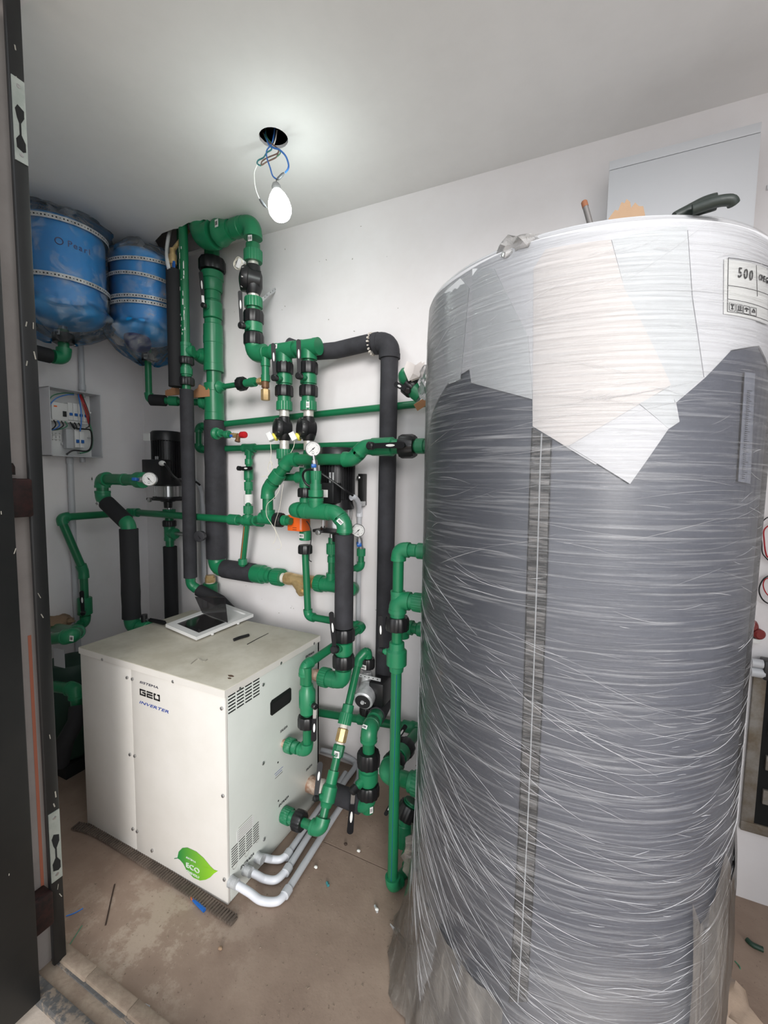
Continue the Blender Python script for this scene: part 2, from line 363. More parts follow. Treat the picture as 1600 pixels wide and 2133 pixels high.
def lever(t, K, T, w_=.018, chrome=.18, knob=.012, boss=None, rb=.012, nrm=None, grip=True):
    """valve lever: knob K, tip T, boss = centre of valve body; returns lever object"""
    K, T = Vector(K), Vector(T); d = (T-K).normalized(); nrm = Vector(nrm) if nrm is not None else tocam(K); nrm = (nrm-d*nrm.dot(d)).normalized(); sd = nrm.cross(d)
    if boss is not None:
        boss = Vector(boss); dd = (K-boss); ln = dd.length
        MB().lathe(boss, dd, [(0, rb), (ln*.72, rb), (ln*.72, rb*.75), (ln*.9, rb*.7)], 16).build('stem_boss', M['green2'], t)
        MB().lathe(K-dd.normalized()*knob*.8, dd, [(0, knob*.9), (0, knob), (knob*1.3, knob), (knob*1.6, knob*.7)], 16).build('stem_cap', M['black'], t)
    ln = (T-K).length; c0 = chrome*ln
    MB().prism([(0, -w_*.3), (c0*1.2, -w_*.3), (c0*1.2, w_*.3), (0, w_*.3)], K-nrm*.002, d, sd, .003).build('lever_shank', M['steel'], t)
    pl = [(c0, -w_/2*.8), (ln-w_/2, -w_/2)]
    for i in range(1, 8): a = -PI/2+PI*i/8; pl.append((ln-w_/2+math.cos(a)*w_/2, math.sin(a)*w_/2))
    pl += [(ln-w_/2, w_/2), (c0, w_/2*.8)]
    mb = MB().prism(pl, K-nrm*.005, d, sd, .010)
    o = mb.build('lever', M['lever'], t)
    if grip:
        q = K+d*(ln*.6)+nrm*.0052; g = []
        for i in range(12): a = 2*PI*i/12; g.append((math.cos(a)*ln*.13, math.sin(a)*w_*.2))
        MB().prism(g, q, d, sd, .001).build('oval_mark', M['label'], o)
    return o
def bvalve(t, p, d, r, l):
    h = l/2
    return MB().lathe(p, d, [(-h, r*.82), (-h*.7, r*.84), (-h*.62, r), (h*.62, r), (h*.7, r*.84), (h, r*.82)], 26).build('valve_body', M['green2'], t)
def text(t, s, o, right, up, h, m, name='lettering', sx=1, shear=0, th=.0004, space=1):
    cu = bpy.data.curves.new('txt', 'FONT'); cu.body = s; cu.size = h/.7; cu.extrude = th; cu.shear = shear; cu.space_character = space; cu.resolution_u = 3
    ob = bpy.data.objects.new('txt', cu); C.objects.link(ob); dg = bpy.context.evaluated_depsgraph_get(); me = bpy.data.meshes.new_from_object(ob.evaluated_get(dg))
    bpy.data.objects.remove(ob); bpy.data.curves.remove(cu); me.name = name
    right = Vector(right).normalized(); up = Vector(up).normalized(); nn = right.cross(up)
    MX = Matrix.Translation(Vector(o)+nn*(th+.0003)) @ Matrix((right*sx, up, nn)).transposed().to_4x4()
    me.transform(MX); me.materials.clear(); me.materials.append(m)
    ob = bpy.data.objects.new(name, me); C.objects.link(ob)
    if t is not None: ob.parent = t; ob.matrix_parent_inverse = Matrix.Translation(-wloc(t))
    return ob

# ================================================================== SETTING
D = 1.814; XL = -2.4924; XR = 1.35; YF = .69; H = 2.66
def struct(o): o['kind'] = 'structure'; return o
struct(MB().bb((XL-.12, D, -.1), (XR+.12, D+.12, H+.35)).build('wall_back', M['wall'], flat=True))
struct(MB().bb((XL-.12, .55, -.1), (XL, D, H+.35)).build('wall_left', M['wall'], flat=True))
struct(MB().bb((XR, .55, -.1), (XR+.12, D, H+.35)).build('wall_right', M['wall'], flat=True))
mb = MB(); mb.bb((XL, .55, -.1), (-1.42, YF, H+.35)); mb.bb((1.1, .55, -.1), (XR, YF, H+.35)); mb.bb((-1.42, .55, 2.63), (1.1, YF, H+.35))
struct(mb.build('wall_front', M['wall'], flat=True))
# ceiling with the lamp hole and the broken pipe opening
HC = at(570, 288, z=H)
cu = bpy.data.curves.new('c', 'CURVE'); cu.dimensions = '2D'; cu.fill_mode = 'BOTH'; cu.extrude = .006
def spl(pts):
    s = cu.splines.new('POLY'); s.points.add(len(pts)-1); s.use_cyclic_u = True
    for i, p in enumerate(pts): s.points[i].co = (p[0], p[1], 0, 1)
spl([(XL, YF), (XR, YF), (XR, D), (XL, D)])
spl([(HC.x+.052*math.cos(a/24*2*PI)*(1+.02*math.sin(a*3)), HC.y+.05*math.sin(a/24*2*PI)) for a in range(24)])
hp = [at(x, y, z=H) for x, y in ((322, 503), (338, 486), (362, 477), (372, 476), (392, 464), (412, 462), (424, 457), (436, 460), (448, 466), (453, 474), (466, 484), (472, 497))]
hp = [(p.x, min(p.y, D-.02)) for p in hp]; hp += [(hp[-1][0], D-.015), (-2.25, D-.015)]
spl(hp)
ob = bpy.data.objects.new('c', cu); C.objects.link(ob); me = bpy.data.meshes.new_from_object(ob.evaluated_get(bpy.context.evaluated_depsgraph_get())); bpy.data.objects.remove(ob)
me.transform(Matrix.Translation((0, 0, H+.006))); me.materials.clear(); me.materials.append(M['ceil']); ceil = bpy.data.objects.new('ceiling', me); C.objects.link(ceil); struct(ceil)
struct(MB().bb((XL-.12, .55, H+.35), (XR+.12, D+.12, H+.45)).build('ceiling_slab', M['void'], flat=True))
# floor: two slabs with a saw-cut joint
s0, s1 = at(672, 1752, z=0), at(808, 1813, z=0); sd = (s1-s0).normalized()
kx = lambda x: s0.y+(x-s0.x)*sd.y/sd.x
g = .0022
def slab(pts, name):
    n = len(pts); v = [(x, y, 0) for x, y in pts]+[(x, y, -.1) for x, y in pts]
    o = MB().add(v, [tuple(range(n)), tuple(range(n, 2*n))[::-1]]+[(i, (i+1) % n, (i+1) % n+n, i+n) for i in range(n)]).build(name, M['floor'], flat=True); return struct(o)
xa = -1.02
slab([(XL, YF-.02), (xa, YF-.02), (XR, YF-.02), (XR, kx(XR)-g), (XL, kx(XL)-g)], 'floor')
slab([(XL, kx(XL)+g), (XR, kx(XR)+g), (XR, D), (XL, D)], 'floor_rear')
struct(MB().bb((XL, YF-.1, -.16), (XR, D, -.1)).build('floor_base', M['void'], flat=True))
# doorway sill and the paving outside
sill = thing('trim_1', None, None, (-.4, .64, 0), kind='structure')
mb = MB()
for i in range(14):
    x0 = -1.40+i*.18; mb.bb((x0, .655+random.uniform(-.003, .003), -.05), (x0+.181, .692, .026+random.uniform(-.002, .003)), .005)
mb.build('sill_ridge', M['sill'], sill)
MB().bb((-1.4, .612, -.05), (1.1, .656, .008)).build('sill_step', M['sill'], sill)
MB().bb((-1.4, .648, .0), (1.1, .6565, .0125)).build('sill_groove_strip', M['silld'], sill)
MB().bb((-1.4, .575, -.05), (1.1, .612, .014), .004).build('sill_edge_strip', M['silld'], sill)
struct(MB().bb((-4, -5, -.12), (3.5, .58, -.012)).build('floor_outside', M['outfloor'], flat=True))

# door: jamb with strike plates, primer recess, opened leaf
dr = thing('door_1', None, None, (-1.3, .6, 0), kind='structure')
MB().bb((-1.346, .637, .02), (-1.331, .670, 2.63), .003).build('door_jamb', M['steelblack'], dr)
MB().bb((-1.42, .590, .005), (-1.370, .672, 2.63)).build('jamb_recess', M['primer'], dr)
MB().bb((-1.3705, .632, .25), (-1.3692, .640, 1.0)).build('primer_streak', M['rust'], dr)
lf = MB().bb((-1.335, -.45, .012), (-1.283, .579, 2.6), .004).build('door_leaf', M['steelblack'], dr)
for z0 in (1.33, .16):
    mb = MB(); mb.bb((-1.372, .588, z0), (-1.322, .64, z0+.10), .006)
    for k in range(3): mb.lathe((-1.345, .603, z0+.004+k*.034), (0, 0, 1), [(0, .011), (.029, .011)], 12)
    mb.build('hinge', M['rusty'], dr)
MB().lathe((-1.345, .603, 1.44), (0, 0, 1), [(0, .009), (.02, .009), (.03, .005)], 12).build('hinge_pin', M['rusty'], dr)
random.seed(3)
mb = MB()
for k in range(16):
    z0 = random.uniform(.15, 2.5); yy = random.uniform(.642, .664); mb.box((-1.3305, yy, z0), (.0012, random.uniform(.001, .003), random.uniform(.003, .02)), Matrix.Rotation(random.uniform(-.5, .5), 3, 'X'))
for k in range(14):
    z0 = random.uniform(.15, 1.4); yy = random.uniform(.3, .58); mb.box((-1.2826, yy, z0), (.0012, random.uniform(.001, .002), random.uniform(.003, .014)), Matrix.Rotation(random.uniform(-.9, .9), 3, 'X'))
o = mb.build('paint_chips', M['dust'], dr); o['kind'] = 'stuff'
def strike(za, zb):
    xs = -1.331; y0, y1 = .640, .668; Lz = zb-za
    pr = MB().bb((xs, y0, za), (xs+.0022, y1, zb)).build('strike_plate', M['plate'], dr)
    # hourglass slot with dark depth behind it
    ym = (y0+y1)/2
    sh = [(-.009, .16), (.004, .13), (.010, .15), (.010, .25), (.002, .33), (.002, .47), (.0095, .55), (.0095, .64), (-.004, .68), (-.0095, .62), (-.006, .52), (-.002, .46), (-.002, .33), (-.010, .26)]
    MB().prism([(a, (b)*Lz) for a, b in sh], (xs+.0022, ym, za), (0, 1, 0), (0, 0, 1), .0008).build('latch_slot', M['void'], pr)
    for zz in (za+.018, zb-.018):
        MB().lathe((xs+.002, ym, zz), (1, 0, 0), [(0, .005), (.0015, .0045), (.002, .002)], 12).build('screw', M['steel'], pr)
za = lambda py: at(36, py, x=-1.331).z
strike(at(36, 345, y=.655).z, at(36, 165, y=.655).z); strike(at(115, 1828, y=.655).z, at(112, 1690, y=.655).z)

# wall niche with rough steel frame (lower right)
n0, n1 = at(1566, 1385, y=1.8), at(1556, 1712, y=1.8)
nx0 = .532; nz1 = n0.z; nz0 = n1.z
t = thing('trim_2', None, None, (nx0, 1.79, nz0), kind='structure')
MB().bb((nx0, 1.800, nz0), (nx0+.035, D, nz1), .002).build('frame_stile', M['niche'], t)
MB().bb((nx0, 1.800, nz0-.035), (nx0+.6, D, nz0), .002).build('frame_rail', M['niche'], t)
MB().bb((nx0+.035, 1.806, nz0), (nx0+.6, D-.001, nz1-.04)).build('niche_back', M['void'], t)
for k in range(4): MB().bb((nx0+.05, 1.795, nz0+.08+k*.12), (nx0+.6, 1.808, nz0+.13+k*.12), .003).build('slat', M['niche'], t)
t = thing('roller_tube', 'grey roller tube with dark end above the metal-framed wall niche at right edge', 'tube', (nx0, 1.76, nz1))
MB().lathe((nx0-.02, 1.765, nz1+.02), (1, 0, 0), [(0, .014), (.03, .014)], 20).build('pale_sleeve', M['cond'], t)
MB().lathe((nx0-.02, 1.765, nz1-.01), (1, 0, 0), [(0, .016), (.035, .016)], 20).build('lower_sleeve', M['cond'], t)
MB().bb((nx0+.01, 1.75, nz1-.028), (nx0+.5, 1.799, nz1+.035), .004).build('dark_shaft', M['black'], t)

# ================================================================== TANK
TD, TAZ = 1.27, math.radians(-1.9); TX, TY = TD*math.sin(TAZ), TD*math.cos(TAZ); TR = .385; TZ = 1.914
def cyl(px, py, r=TR):
    """point where the line of sight meets the tank shell, as (angle, z)"""
    d = FW*FPX + RT*(px-800) - UP*(py-1066.5); ox, oy = -TX, -TY
    a = d.x**2+d.y**2; b = 2*(ox*d.x+oy*d.y); c = ox*ox+oy*oy-r*r; q = max(b*b-4*a*c, 0)
    s = (-b-math.sqrt(q))/(2*a); P = CAM+d*s; return math.atan2(P.x-TX, -(P.y-TY)), P.z
def cp(th, z, r): return (TX+r*math.sin(th), TY-r*math.cos(th), z)
tank = thing('water_tank', 'tall cylindrical water tank wrapped in stretch film, grey jacket below white foam sheets', 'tank', (TX, TY, 0))
def ring(prof, n, name, m, parent, wob=None):
    vs = []; fs = []
    for i, (z, r) in enumerate(prof):
        for k in range(n):
            th = 2*PI*k/n; rr = r+(wob(th, z) if wob else 0); vs.append(cp(th, z, rr))
    for i in range(len(prof)-1):
        for k in range(n): k2 = (k+1) % n; fs.append((i*n+k, i*n+k2, (i+1)*n+k2, (i+1)*n+k))
    mb = MB().add(vs, fs); return mb, n, len(prof)
mb, n, q = ring([(.06, TR-.02), (.06, TR-.002), (.1, TR), (1.84, TR), (1.88, TR-.006), (TZ-.016, TR-.02), (TZ-.002, TR-.05)], 96, '', None, None)
mb.f += [tuple(range(n))[::-1], tuple((q-1)*n+k for k in range(n))]; mb.mi += [0, 0]
mb.build('jacket', M['jacket'], tank, ang=50)
mb, n, q = ring([(0, TR-.06), (.07, TR-.06)], 48, '', None, None); mb.f += [tuple(range(n))[::-1], tuple(n+k for k in range(n))]; mb.mi += [0, 0]
mb.build('foot_ring', M['steelblack'], tank)
mb, n, q = ring([(1.87, TR+.001), (1.896, TR-.001), (TZ-.004, TR-.009), (TZ+.001, TR-.03), (TZ+.002, .05)], 96, '', None, None)
mb.f += [tuple((q-1)*n+k for k in range(n))]; mb.mi += [0]; mb.build('top_cover', M['sheet'], tank, ang=50)
def patch(poly, r, th, name, m, parent, pix=True, step=.06):
    """sheet that follows the shell: outline in (angle, z)"""
    pl = [cyl(x, y, r) for x, y in poly] if pix else poly
    bm = bmesh.new(); vs = [bm.verts.new((a*TR, z, 0)) for a, z in pl]; bm.faces.new(vs)
    lo = min(a*TR for a, z in pl); hi = max(a*TR for a, z in pl); x = lo+step*.5
    while x < hi:
        bmesh.ops.bisect_plane(bm, geom=bm.verts[:]+bm.edges[:]+bm.faces[:], plane_co=(x, 0, 0), plane_no=(1, 0, 0)); x += step*.4
    bmesh.ops.triangulate(bm, faces=[f for f in bm.faces if len(f.verts) > 4])
    ret = bmesh.ops.extrude_face_region(bm, geom=bm.faces[:])
    for v in [e for e in ret['geom'] if isinstance(e, bmesh.types.BMVert)]: v.co.z = th
    for v in bm.verts: a = v.co.x/TR; v.co = Vector(cp(a, v.co.y, r+v.co.z))
    bmesh.ops.recalc_face_normals(bm, faces=bm.faces[:]); me = bpy.data.meshes.new(name); bm.to_mesh(me); bm.free()
    me.materials.append(m); me.polygons.foreach_set('use_smooth', [True]*len(me.polygons)); me.set_sharp_from_angle(angle=math.radians(40))
    o = bpy.data.objects.new(name, me); C.objects.link(o); o.parent = parent; o.matrix_parent_inverse = Matrix.Translation(-wloc(parent)); return o
bnd = [(902, 862), (936, 798), (980, 770), (984, 798), (1110, 832), (1111, 888), (1181, 932), (1240, 968), (1392, 893), (1413, 879), (1406, 839), (1464, 789), (1519, 731), (1577, 721)]
pl = [cyl(*p) for p in bnd]; pl = [(-1.9, 1.2), (-1.45, 1.42)]+pl+[(1.5, 1.6), (1.9, 1.5)]+[(1.9, 1.896), (-1.9, 1.896)]
patch(pl, TR+.0008, .0025, 'foam_sheet', M['sheet'], tank, pix=False)
patch([(1112, 560), (1137, 520), (1272, 500), (1300, 600), (1397, 802), (1181, 931), (1110, 888)], TR+.0035, .0015, 'foam_sheet', M['sheetw'], tank)
patch([(1185, 930), (1331, 843), (1392, 893), (1312, 1008)], TR+.0035, .0015, 'foam_sheet', M['sheet'], tank)
patch([(1331, 841), (1397, 804), (1413, 879), (1392, 893)], TR+.004, .0015, 'foam_sheet', M['sheetc'], tank)
patch([(985, 560), (1030, 560), (1100, 700), (1110, 832), (984, 798)], TR+.0035, .0015, 'foam_sheet', M['sheetc'], tank)
patch([(905, 640), (960, 580), (978, 600), (960, 790), (936, 800), (925, 740)], TR+.0035, .0015, 'foam_sheet', M['sheetc'], tank)
patch([(1274, 500), (1430, 470), (1440, 620), (1462, 786), (1406, 838), (1300, 600)], TR+.003, .0015, 'foam_sheet', M['sheetc'], tank)
patch([(1432, 480), (1560, 500), (1575, 720), (1519, 730), (1466, 786), (1442, 620)], TR+.0036, .0015, 'foam_sheet', M['sheet'], tank)
# zip strip down the jacket
zl = [(1110, 892), (1105, 1000), (1099, 1200), (1090, 1500), (1078, 1800), (1062, 2085)]; zr = [(1149, 915), (1146, 1000), (1140, 1200), (1128, 1500), (1114, 1800), (1098, 2085)]
zo = patch(zl+zr[::-1], TR+.001, .002, 'zip_strip', M['zip'], tank)
zc = [((a[0]+b[0])/2, (a[1]+b[1])/2) for a, b in zip(zl, zr)]
pts = [Vector(cp(*cyl(x, y), TR+.004)) for x, y in zc]; MB().sweep(smooth(pts, 5), .0014, 6).build('zip_teeth', M['cond'], tank)
for side in (zl, zr):
    pts = [Vector(cp(*cyl(x, y), TR+.003)) for x, y in side]; MB().sweep(smooth(pts, 5), .0014, 6).build('zip_edge', M['ink'], tank)
# printed shipping label under the film and a narrow scale strip
def onshell(th, z, r):
    p = Vector(cp(th, z, r)); return p, Vector((math.cos(th), math.sin(th), 0)), Vector((0, 0, 1))
lab = patch([(1508, 540), (1598, 560), (1600, 676), (1594, 675), (1507, 654)], TR+.006, .0008, 'shipping_label', M['label'], tank)
def curvetext(s, px, py, h, m=None, parent=tank, r=TR+.0072, sx=1, space=1.15):
    th, z = cyl(px, py); adv = 0
    for ch in s:
        if ch != ' ':
            p, ux, uz = onshell(th+adv/TR, z, r); text(parent, ch, p, ux, uz, h, m or M['ink'], 'lettering', sx)
        adv += h*.86*sx*space*(1 if ch not in 'I1' else .6)
curvetext('500', 1527, 581, .017, sx=.85)
curvetext('OMEGA', 1570, 586, .010, sx=.8)
def ln(a, b, r=.0004):
    pa, pb = cyl(*a), cyl(*b); P = [Vector(cp(pa[0]+(pb[0]-pa[0])*i/6, pa[1]+(pb[1]-pa[1])*i/6, TR+.0072)) for i in range(7)]; return P
mb = MB()
for a, b in (((1509, 541), (1598, 562)), ((1509, 598), (1596, 620)), ((1508, 626), (1594, 650)), ((1507, 652), (1593, 673)), ((1509, 541), (1507, 652)), ((1566, 556), (1568, 620))): mb.sweep(ln(a, b), .0005, 5)
for k, x in enumerate((1511, 1526, 1540, 1554)):
    y0 = 633+k*3.2; y1 = y0+16; 
    for a, b in (((x, y0), (x+12, y0+2.5)), ((x, y1), (x+12, y1+2.5)), ((x, y0), (x, y1)), ((x+12, y0+2.5), (x+12, y1+2.5))): mb.sweep(ln(a, b), .0004, 5)
    if k == 0: seg = (((x+3, y0+4), (x+9, y0+5)), ((x+4, y0+6), (x+8, y0+7)), ((x+6, y0+6), (x+6, y0+13)), ((x+4, y0+13), (x+8, y0+14)))
    elif k == 1: seg = (((x+4, y0+3), (x+4, y0+12)), ((x+8, y0+3), (x+8, y0+12)), ((x+2, y0+13), (x+10, y0+14)))
    elif k == 2: seg = (((x+2, y0+7), (x+10, y0+8)), ((x+4, y0+5), (x+8, y0+6)), ((x+6, y0+6), (x+6, y0+13)))
    else: seg = (((x+3, y0+10), (x+6, y0+4)), ((x+6, y0+4), (x+9, y0+11)), ((x+9, y0+11), (x+3, y0+10)))
    for a, b in seg: mb.sweep(ln(a, b), .0011, 5)
y = 622
for k in range(9):
    mb.sweep(ln((1590, 628+k*4), (1597, 630+k*4)), .0006, 5)
mb.build('label_print', M['ink'], tank)
sc = patch([(1551, 775), (1572, 778), (1562, 1008), (1537, 1003)], TR+.004, .001, 'level_scale', mat('faded_scale_card', (128, 132, 144), .5), tank)
mb = MB()
for k in range(44): yy = 815+k*4.2; x0 = 1550-(yy-780)*.06; mb.sweep(ln((x0, yy), (x0+5+(k % 5 == 0)*4, yy+1)), .0005, 5)
mb.build('scale_marks', M['ink'], tank)
# stretch film: loose skirt at the foot, taut above
def wob(th, z):
    f = max(0, 1-z/.75); s = .5+.5*math.sin(th*1.0+2.2)
    return .004*math.sin(th*7+z*5)*(.3+f)+.004*math.sin(th*17+z*9)*f + f*f*(.035*max(0, -math.sin(th))+.012*max(0, math.sin(th+.1)))*(1 if z > .02 else .8)
prof = [(.005, TR+.012), (.03, TR+.010), (.08, TR+.008), (.16, TR+.006), (.28, TR+.006), (.42, TR+.006), (.6, TR+.007), (.9, TR+.007), (1.3, TR+.009), (1.7, TR+.010), (1.83, TR+.008), (1.888, TR+.005), (1.907, TR-.003)]
mb, n, q = ring(prof, 128, '', None, None, wob)
mb.build('stretch_film', M['film'], tank, ang=60)
# film creases: fine ridges of gathered film
random.seed(11); mb = MB()
def crease(th0, th1, zf, r, k=9):
    P = []
    for i in range(k):
        s = i/(k-1); th = th0+(th1-th0)*s; z = zf(s); P.append(Vector(cp(th, z, TR+.009+wob(th, z)*.98)))
    mb.sweep(P, [r*(.25+.75*math.sin(PI*(.04+.92*i/(k-1)))) for i in range(k)], 4, caps=False)
for i in range(850):
    zc_ = random.choice((random.uniform(.05, 1.86), random.uniform(.05, 1.1))); thc = random.uniform(-1.35, 1.35); ln_ = random.choice((.06, .1, .16, .24, .36, .55))*random.uniform(.7, 1.3); low = max(0, 1-zc_/1.35)
    if zc_ > 1.25: slope = random.gauss(.02, .05)
    else:
        side = -.38*low*max(0, .35-thc) + .30*low*max(0, thc-.35)
        slope = side*random.uniform(.5, 1.2)+random.gauss(-.03, .045)
    a0, a1 = thc-ln_/2, thc+ln_/2; cv = random.uniform(-.02, .03)*ln_
    crease(max(a0, -1.45), min(a1, 1.45), lambda s: max(.02, min(1.89, zc_+slope*(s-.5)*ln_*1.4+cv*(4*(s-.5)**2))), random.choice((.0002, .0002, .0003, .0004, .00055)))
o = mb.build('film_creases', M['strand'], tank); o['kind'] = 'stuff'
# gathered film lumps
def crumple(name, c, sz, m, parent, seed, n=14, amp=.35, squash=None):
    random.seed(seed); bm = bmesh.new(); bmesh.ops.create_icosphere(bm, subdivisions=3, radius=1)
    ph = [random.uniform(0, 6) for _ in range(9)]
    for v in bm.verts:
        a = v.co.copy(); k = 1+amp*(math.sin(a.x*5+ph[0])*math.sin(a.y*6+ph[1])+.6*math.sin(a.z*9+ph[2]+a.x*7)*math.cos(a.y*8+ph[3]))+random.uniform(-.06, .06)
        v.co = Vector((a.x*sz[0], a.y*sz[1], a.z*sz[2]))*k
        if squash is not None and v.co.z < squash: v.co.z = squash
        v.co += Vector(c)
    me = bpy.data.meshes.new(name); bm.to_mesh(me); bm.free(); me.materials.append(m); me.polygons.foreach_set('use_smooth', [True]*len(me.polygons)); me.set_sharp_from_angle(angle=math.radians(50))
    o = bpy.data.objects.new(name, me); C.objects.link(o)
    if parent is not None: o.parent = parent; o.matrix_parent_inverse = Matrix.Translation(-wloc(parent))
    return o
th, z = cyl(1075, 500); p = Vector(cp(th, 1.9, TR-.03)); crumple('film_bunch', p, (.05, .045, .022), M['bagl'], tank, 5, amp=.25)
p = at(868, 1770, y=1.27); crumple('film_bunch', p+Vector((.02, 0, 0)), (.055, .06, .07), M['bagd'], tank, 6)
p = at(878, 800, y=1.5); crumple('film_bunch', p+Vector((.04, 0, 0)), (.05, .05, .06), M['bag'], tank, 8)
# fallen film skirt at the left of the foot
mb = MB(); P = []
for j in range(9):
    for i in range(22):
        th = -1.75+i*.075; s = j/8; r = TR+.012+.02*s+.05*s*s*(1 if th < -.9 else .55)+.006*math.sin(i*2.1+j*.7); z = max(.004, .42*(1-s)**1.3*(1-.25*(i/21)))
        P.append(cp(th, z+.004*math.sin(i*1.7), r))
mb.add(P, [(j*22+i, j*22+i+1, (j+1)*22+i+1, (j+1)*22+i) for j in range(8) for i in range(21)]); mb.build('film_skirt', M['skirt'], tank, ang=60)
P = []
mb = MB()
for j in range(9):
    for i in range(18):
        th = .75+i*.06; s = j/8; r = TR+.009+.012*math.sin(PI*min(1, s*1.1))+.003*math.sin(i*2.3+j); z = max(.004, .62*(1-s)*(1-.1*math.sin(i)))
        P.append(cp(th, z, r))
mb.add(P, [(j*18+i, j*18+i+1, (j+1)*18+i+1, (j+1)*18+i) for j in range(8) for i in range(17)]); mb.build('film_skirt', M['skirt'], tank, ang=60)
# things lying on the tank top
P = cp(*[math.radians(-3), TZ], TR-.06)
a = at(1230, 468, y=.93); b = at(1218, 425, y=.93)
t = thing('threaded_rod', 'short grey rod with rusty orange tip leaning out of the tank top', 'rod', a)
MB().lathe(a-(b-a)*.25, b-a, [(0, .0052), ((b-a).length*1.1, .0052)], 12).build('rod_shaft', mat('grey_rod', (120, 116, 114), .5, .4), t); MB().lathe(b-(b-a)*.15, b-a, [(0, .0056), (.010, .0056), (.012, .004)], 12).build('rusty_tip', mat('rust_tip', (140, 88, 58), .6), t)
a = at(1304, 445, y=.935); a.z = 1.918
mb = MB(); ou = [(-.032, -.01), (-.028, .012), (-.018, .027), (-.013, .024), (-.008, .040), (-.003, .036), (0, .044), (.006, .036), (.008, .024), (.014, .033), (.02, .024), (.027, .022), (.030, .006), (.032, -.01)]
mb.prism([(x, z) for x, z in ou], a, (1, 0, 0), (0, .25, 1), .004); mb.prism([(x*.9, z*.75) for x, z in ou], a+Vector((.002, .012, 0)), (1, .1, 0), (0, .1, 1), .004)
mb.bb(a+Vector((-.03, -.002, -.012)), a+Vector((.03, .02, .0)))
tag(mb.build('torn_paper', M['paper']), 'torn piece of tan kraft paper standing on the tank top', 'paper')
a = at(1468, 452, y=.94)
t = thing('rubber_boot_cap', 'dark rubber pipe boot lying on the right of the tank top', 'pipe boot', (a.x, a.y, TZ))
a.z = 1.924
MB().sweep(smooth([a+Vector((-.045, 0, -.010)), a+Vector((-.024, .01, -.002)), a+Vector((.0, .015, .006)), a+Vector((.018, .015, .008))], 5), [.005+.009*math.sin(PI*i/15*.55+.2) for i in range(16)], 14).build('boot_sleeve', M['rubber'], t)
MB().sweep(smooth([a+Vector((-.02, -.01, -.010)), a+Vector((.01, -.012, -.006)), a+Vector((.032, -.01, -.007)), a+Vector((.038, -.005, -.012))], 5), [.009]*16, 14).build('boot_tongue', M['rubber'], t)

# wall cabinet behind the tank
c0 = at(1271, 336, y=1.70); c1 = at(1585, 258, y=1.70)
x0, x1, zt = c0.x, c1.x, (c0.z+c1.z)/2
t = thing('wall_cabinet', 'pale grey sheet metal wall cabinet behind the tank at upper right', 'cabinet', (x0, 1.7, zt-.5))
MB().bb((x0, 1.70, zt-.6), (x1, D-.001, zt), .003).build('body', M['cabinet'], t)
zs = at(1275, 356, y=1.70).z
MB().bb((x0-.001, 1.693, zt-.6), (x1+.001, 1.70, zs-.002), .001).build('front_cover', M['cabinet'], t)
MB().bb((x0-.001, 1.695, zs+.001), (x1+.001, 1.70, zt+.0), .001).build('top_strip', M['cabinet'], t)

# ================================================================== HEAT PUMP BOX
BX0, BX1, BY0, BY1, BZ = -1.800, -1.030, 1.004, 1.548, .756
box = thing('heat_pump_unit', 'off-white metal geothermal heat pump box with green leaf sticker on the floor', 'heat pump', (-1.4, 1.2, 0))
xs = at(276, 1500, y=BY0).x
MB().bb((BX0+.004, BY0+.004, .03), (BX1-.004, BY1-.002, BZ-.03)).build('core', M['void'], box)
MB().bb((BX0, BY0, .002), (xs-.0012, BY0+.012, BZ-.028), .0015).build('front_panel', M['beige'], box)
MB().bb((xs+.0012, BY0, .002), (BX1, BY0+.012, BZ-.028), .0015).build('front_panel', M['beige'], box)
MB().bb((BX1-.012, BY0+.012, .002), (BX1, BY1, BZ-.028), .0015).build('side_panel', M['beigeside'], box)
MB().bb((BX0, BY0+.012, .002), (BX0+.012, BY1, BZ-.028), .0015).build('side_panel', M['beigeside'], box)
MB().bb((BX0, BY1-.012, .002), (BX1, BY1, BZ-.028), .0015).build('back_panel', M['beigeside'], box)
lid = MB().bb((BX0-.003, BY0-.003, BZ-.027), (BX1+.003, BY1+.003, BZ), .0025).build('lid', M['beigetop'], box)
MB().bb((BX0-.0035, BY0-.0036, BZ-.026), (BX1+.0036, BY1+.0036, BZ-.0022)).build('lid_skirt', M['beige'], box)
def fr(px, py): return at(px, py, y=BY0)
def sd_(px, py): return at(px, py, x=BX1)
def screw(p, d): return MB().lathe(p, d, [(-.002, .0058), (.0015, .0058), (.003, .0036), (.003, .001)], 14).build('screw', M['steel'], box)
for q in ((266, 1411), (277, 1414), (272, 1571), (282, 1574), (278, 1726), (287, 1731), (215, 1373), (362, 1419), (463, 1475), (465.5, 1657), (468.5, 1831), (318, 1771)):
    screw(fr(*q)+Vector((0, -.003, 0)), (0, -1, 0))
for q in ((498, 1434), (584, 1381), (653, 1340), (547, 1426), (547, 1590), (549, 1748), (650, 1665)): screw(sd_(*q)+Vector((.003, 0, 0)), (1, 0, 0))
X_, Z_, Y_ = Vector((1, 0, 0)), Vector((0, 0, 1)), Vector((0, 1, 0))
def ftext(s, px, py, h, m, **k): return text(box, s, fr(px, py)+Vector((0, -.0006, 0)), X_, Z_, h, m, **k)
def stext(s, px, py, h, m, **k): return text(box, s, sd_(px, py)+Vector((.0006, 0, 0)), Y_, Z_, h, m, **k)
navy = mat('navy_print', (50, 50, 70), .4); blu = mat('blue_print', (40, 70, 160), .4)
ftext('SISTEMA', 291, 1422, .0085, navy, sx=2.2, shear=.2)
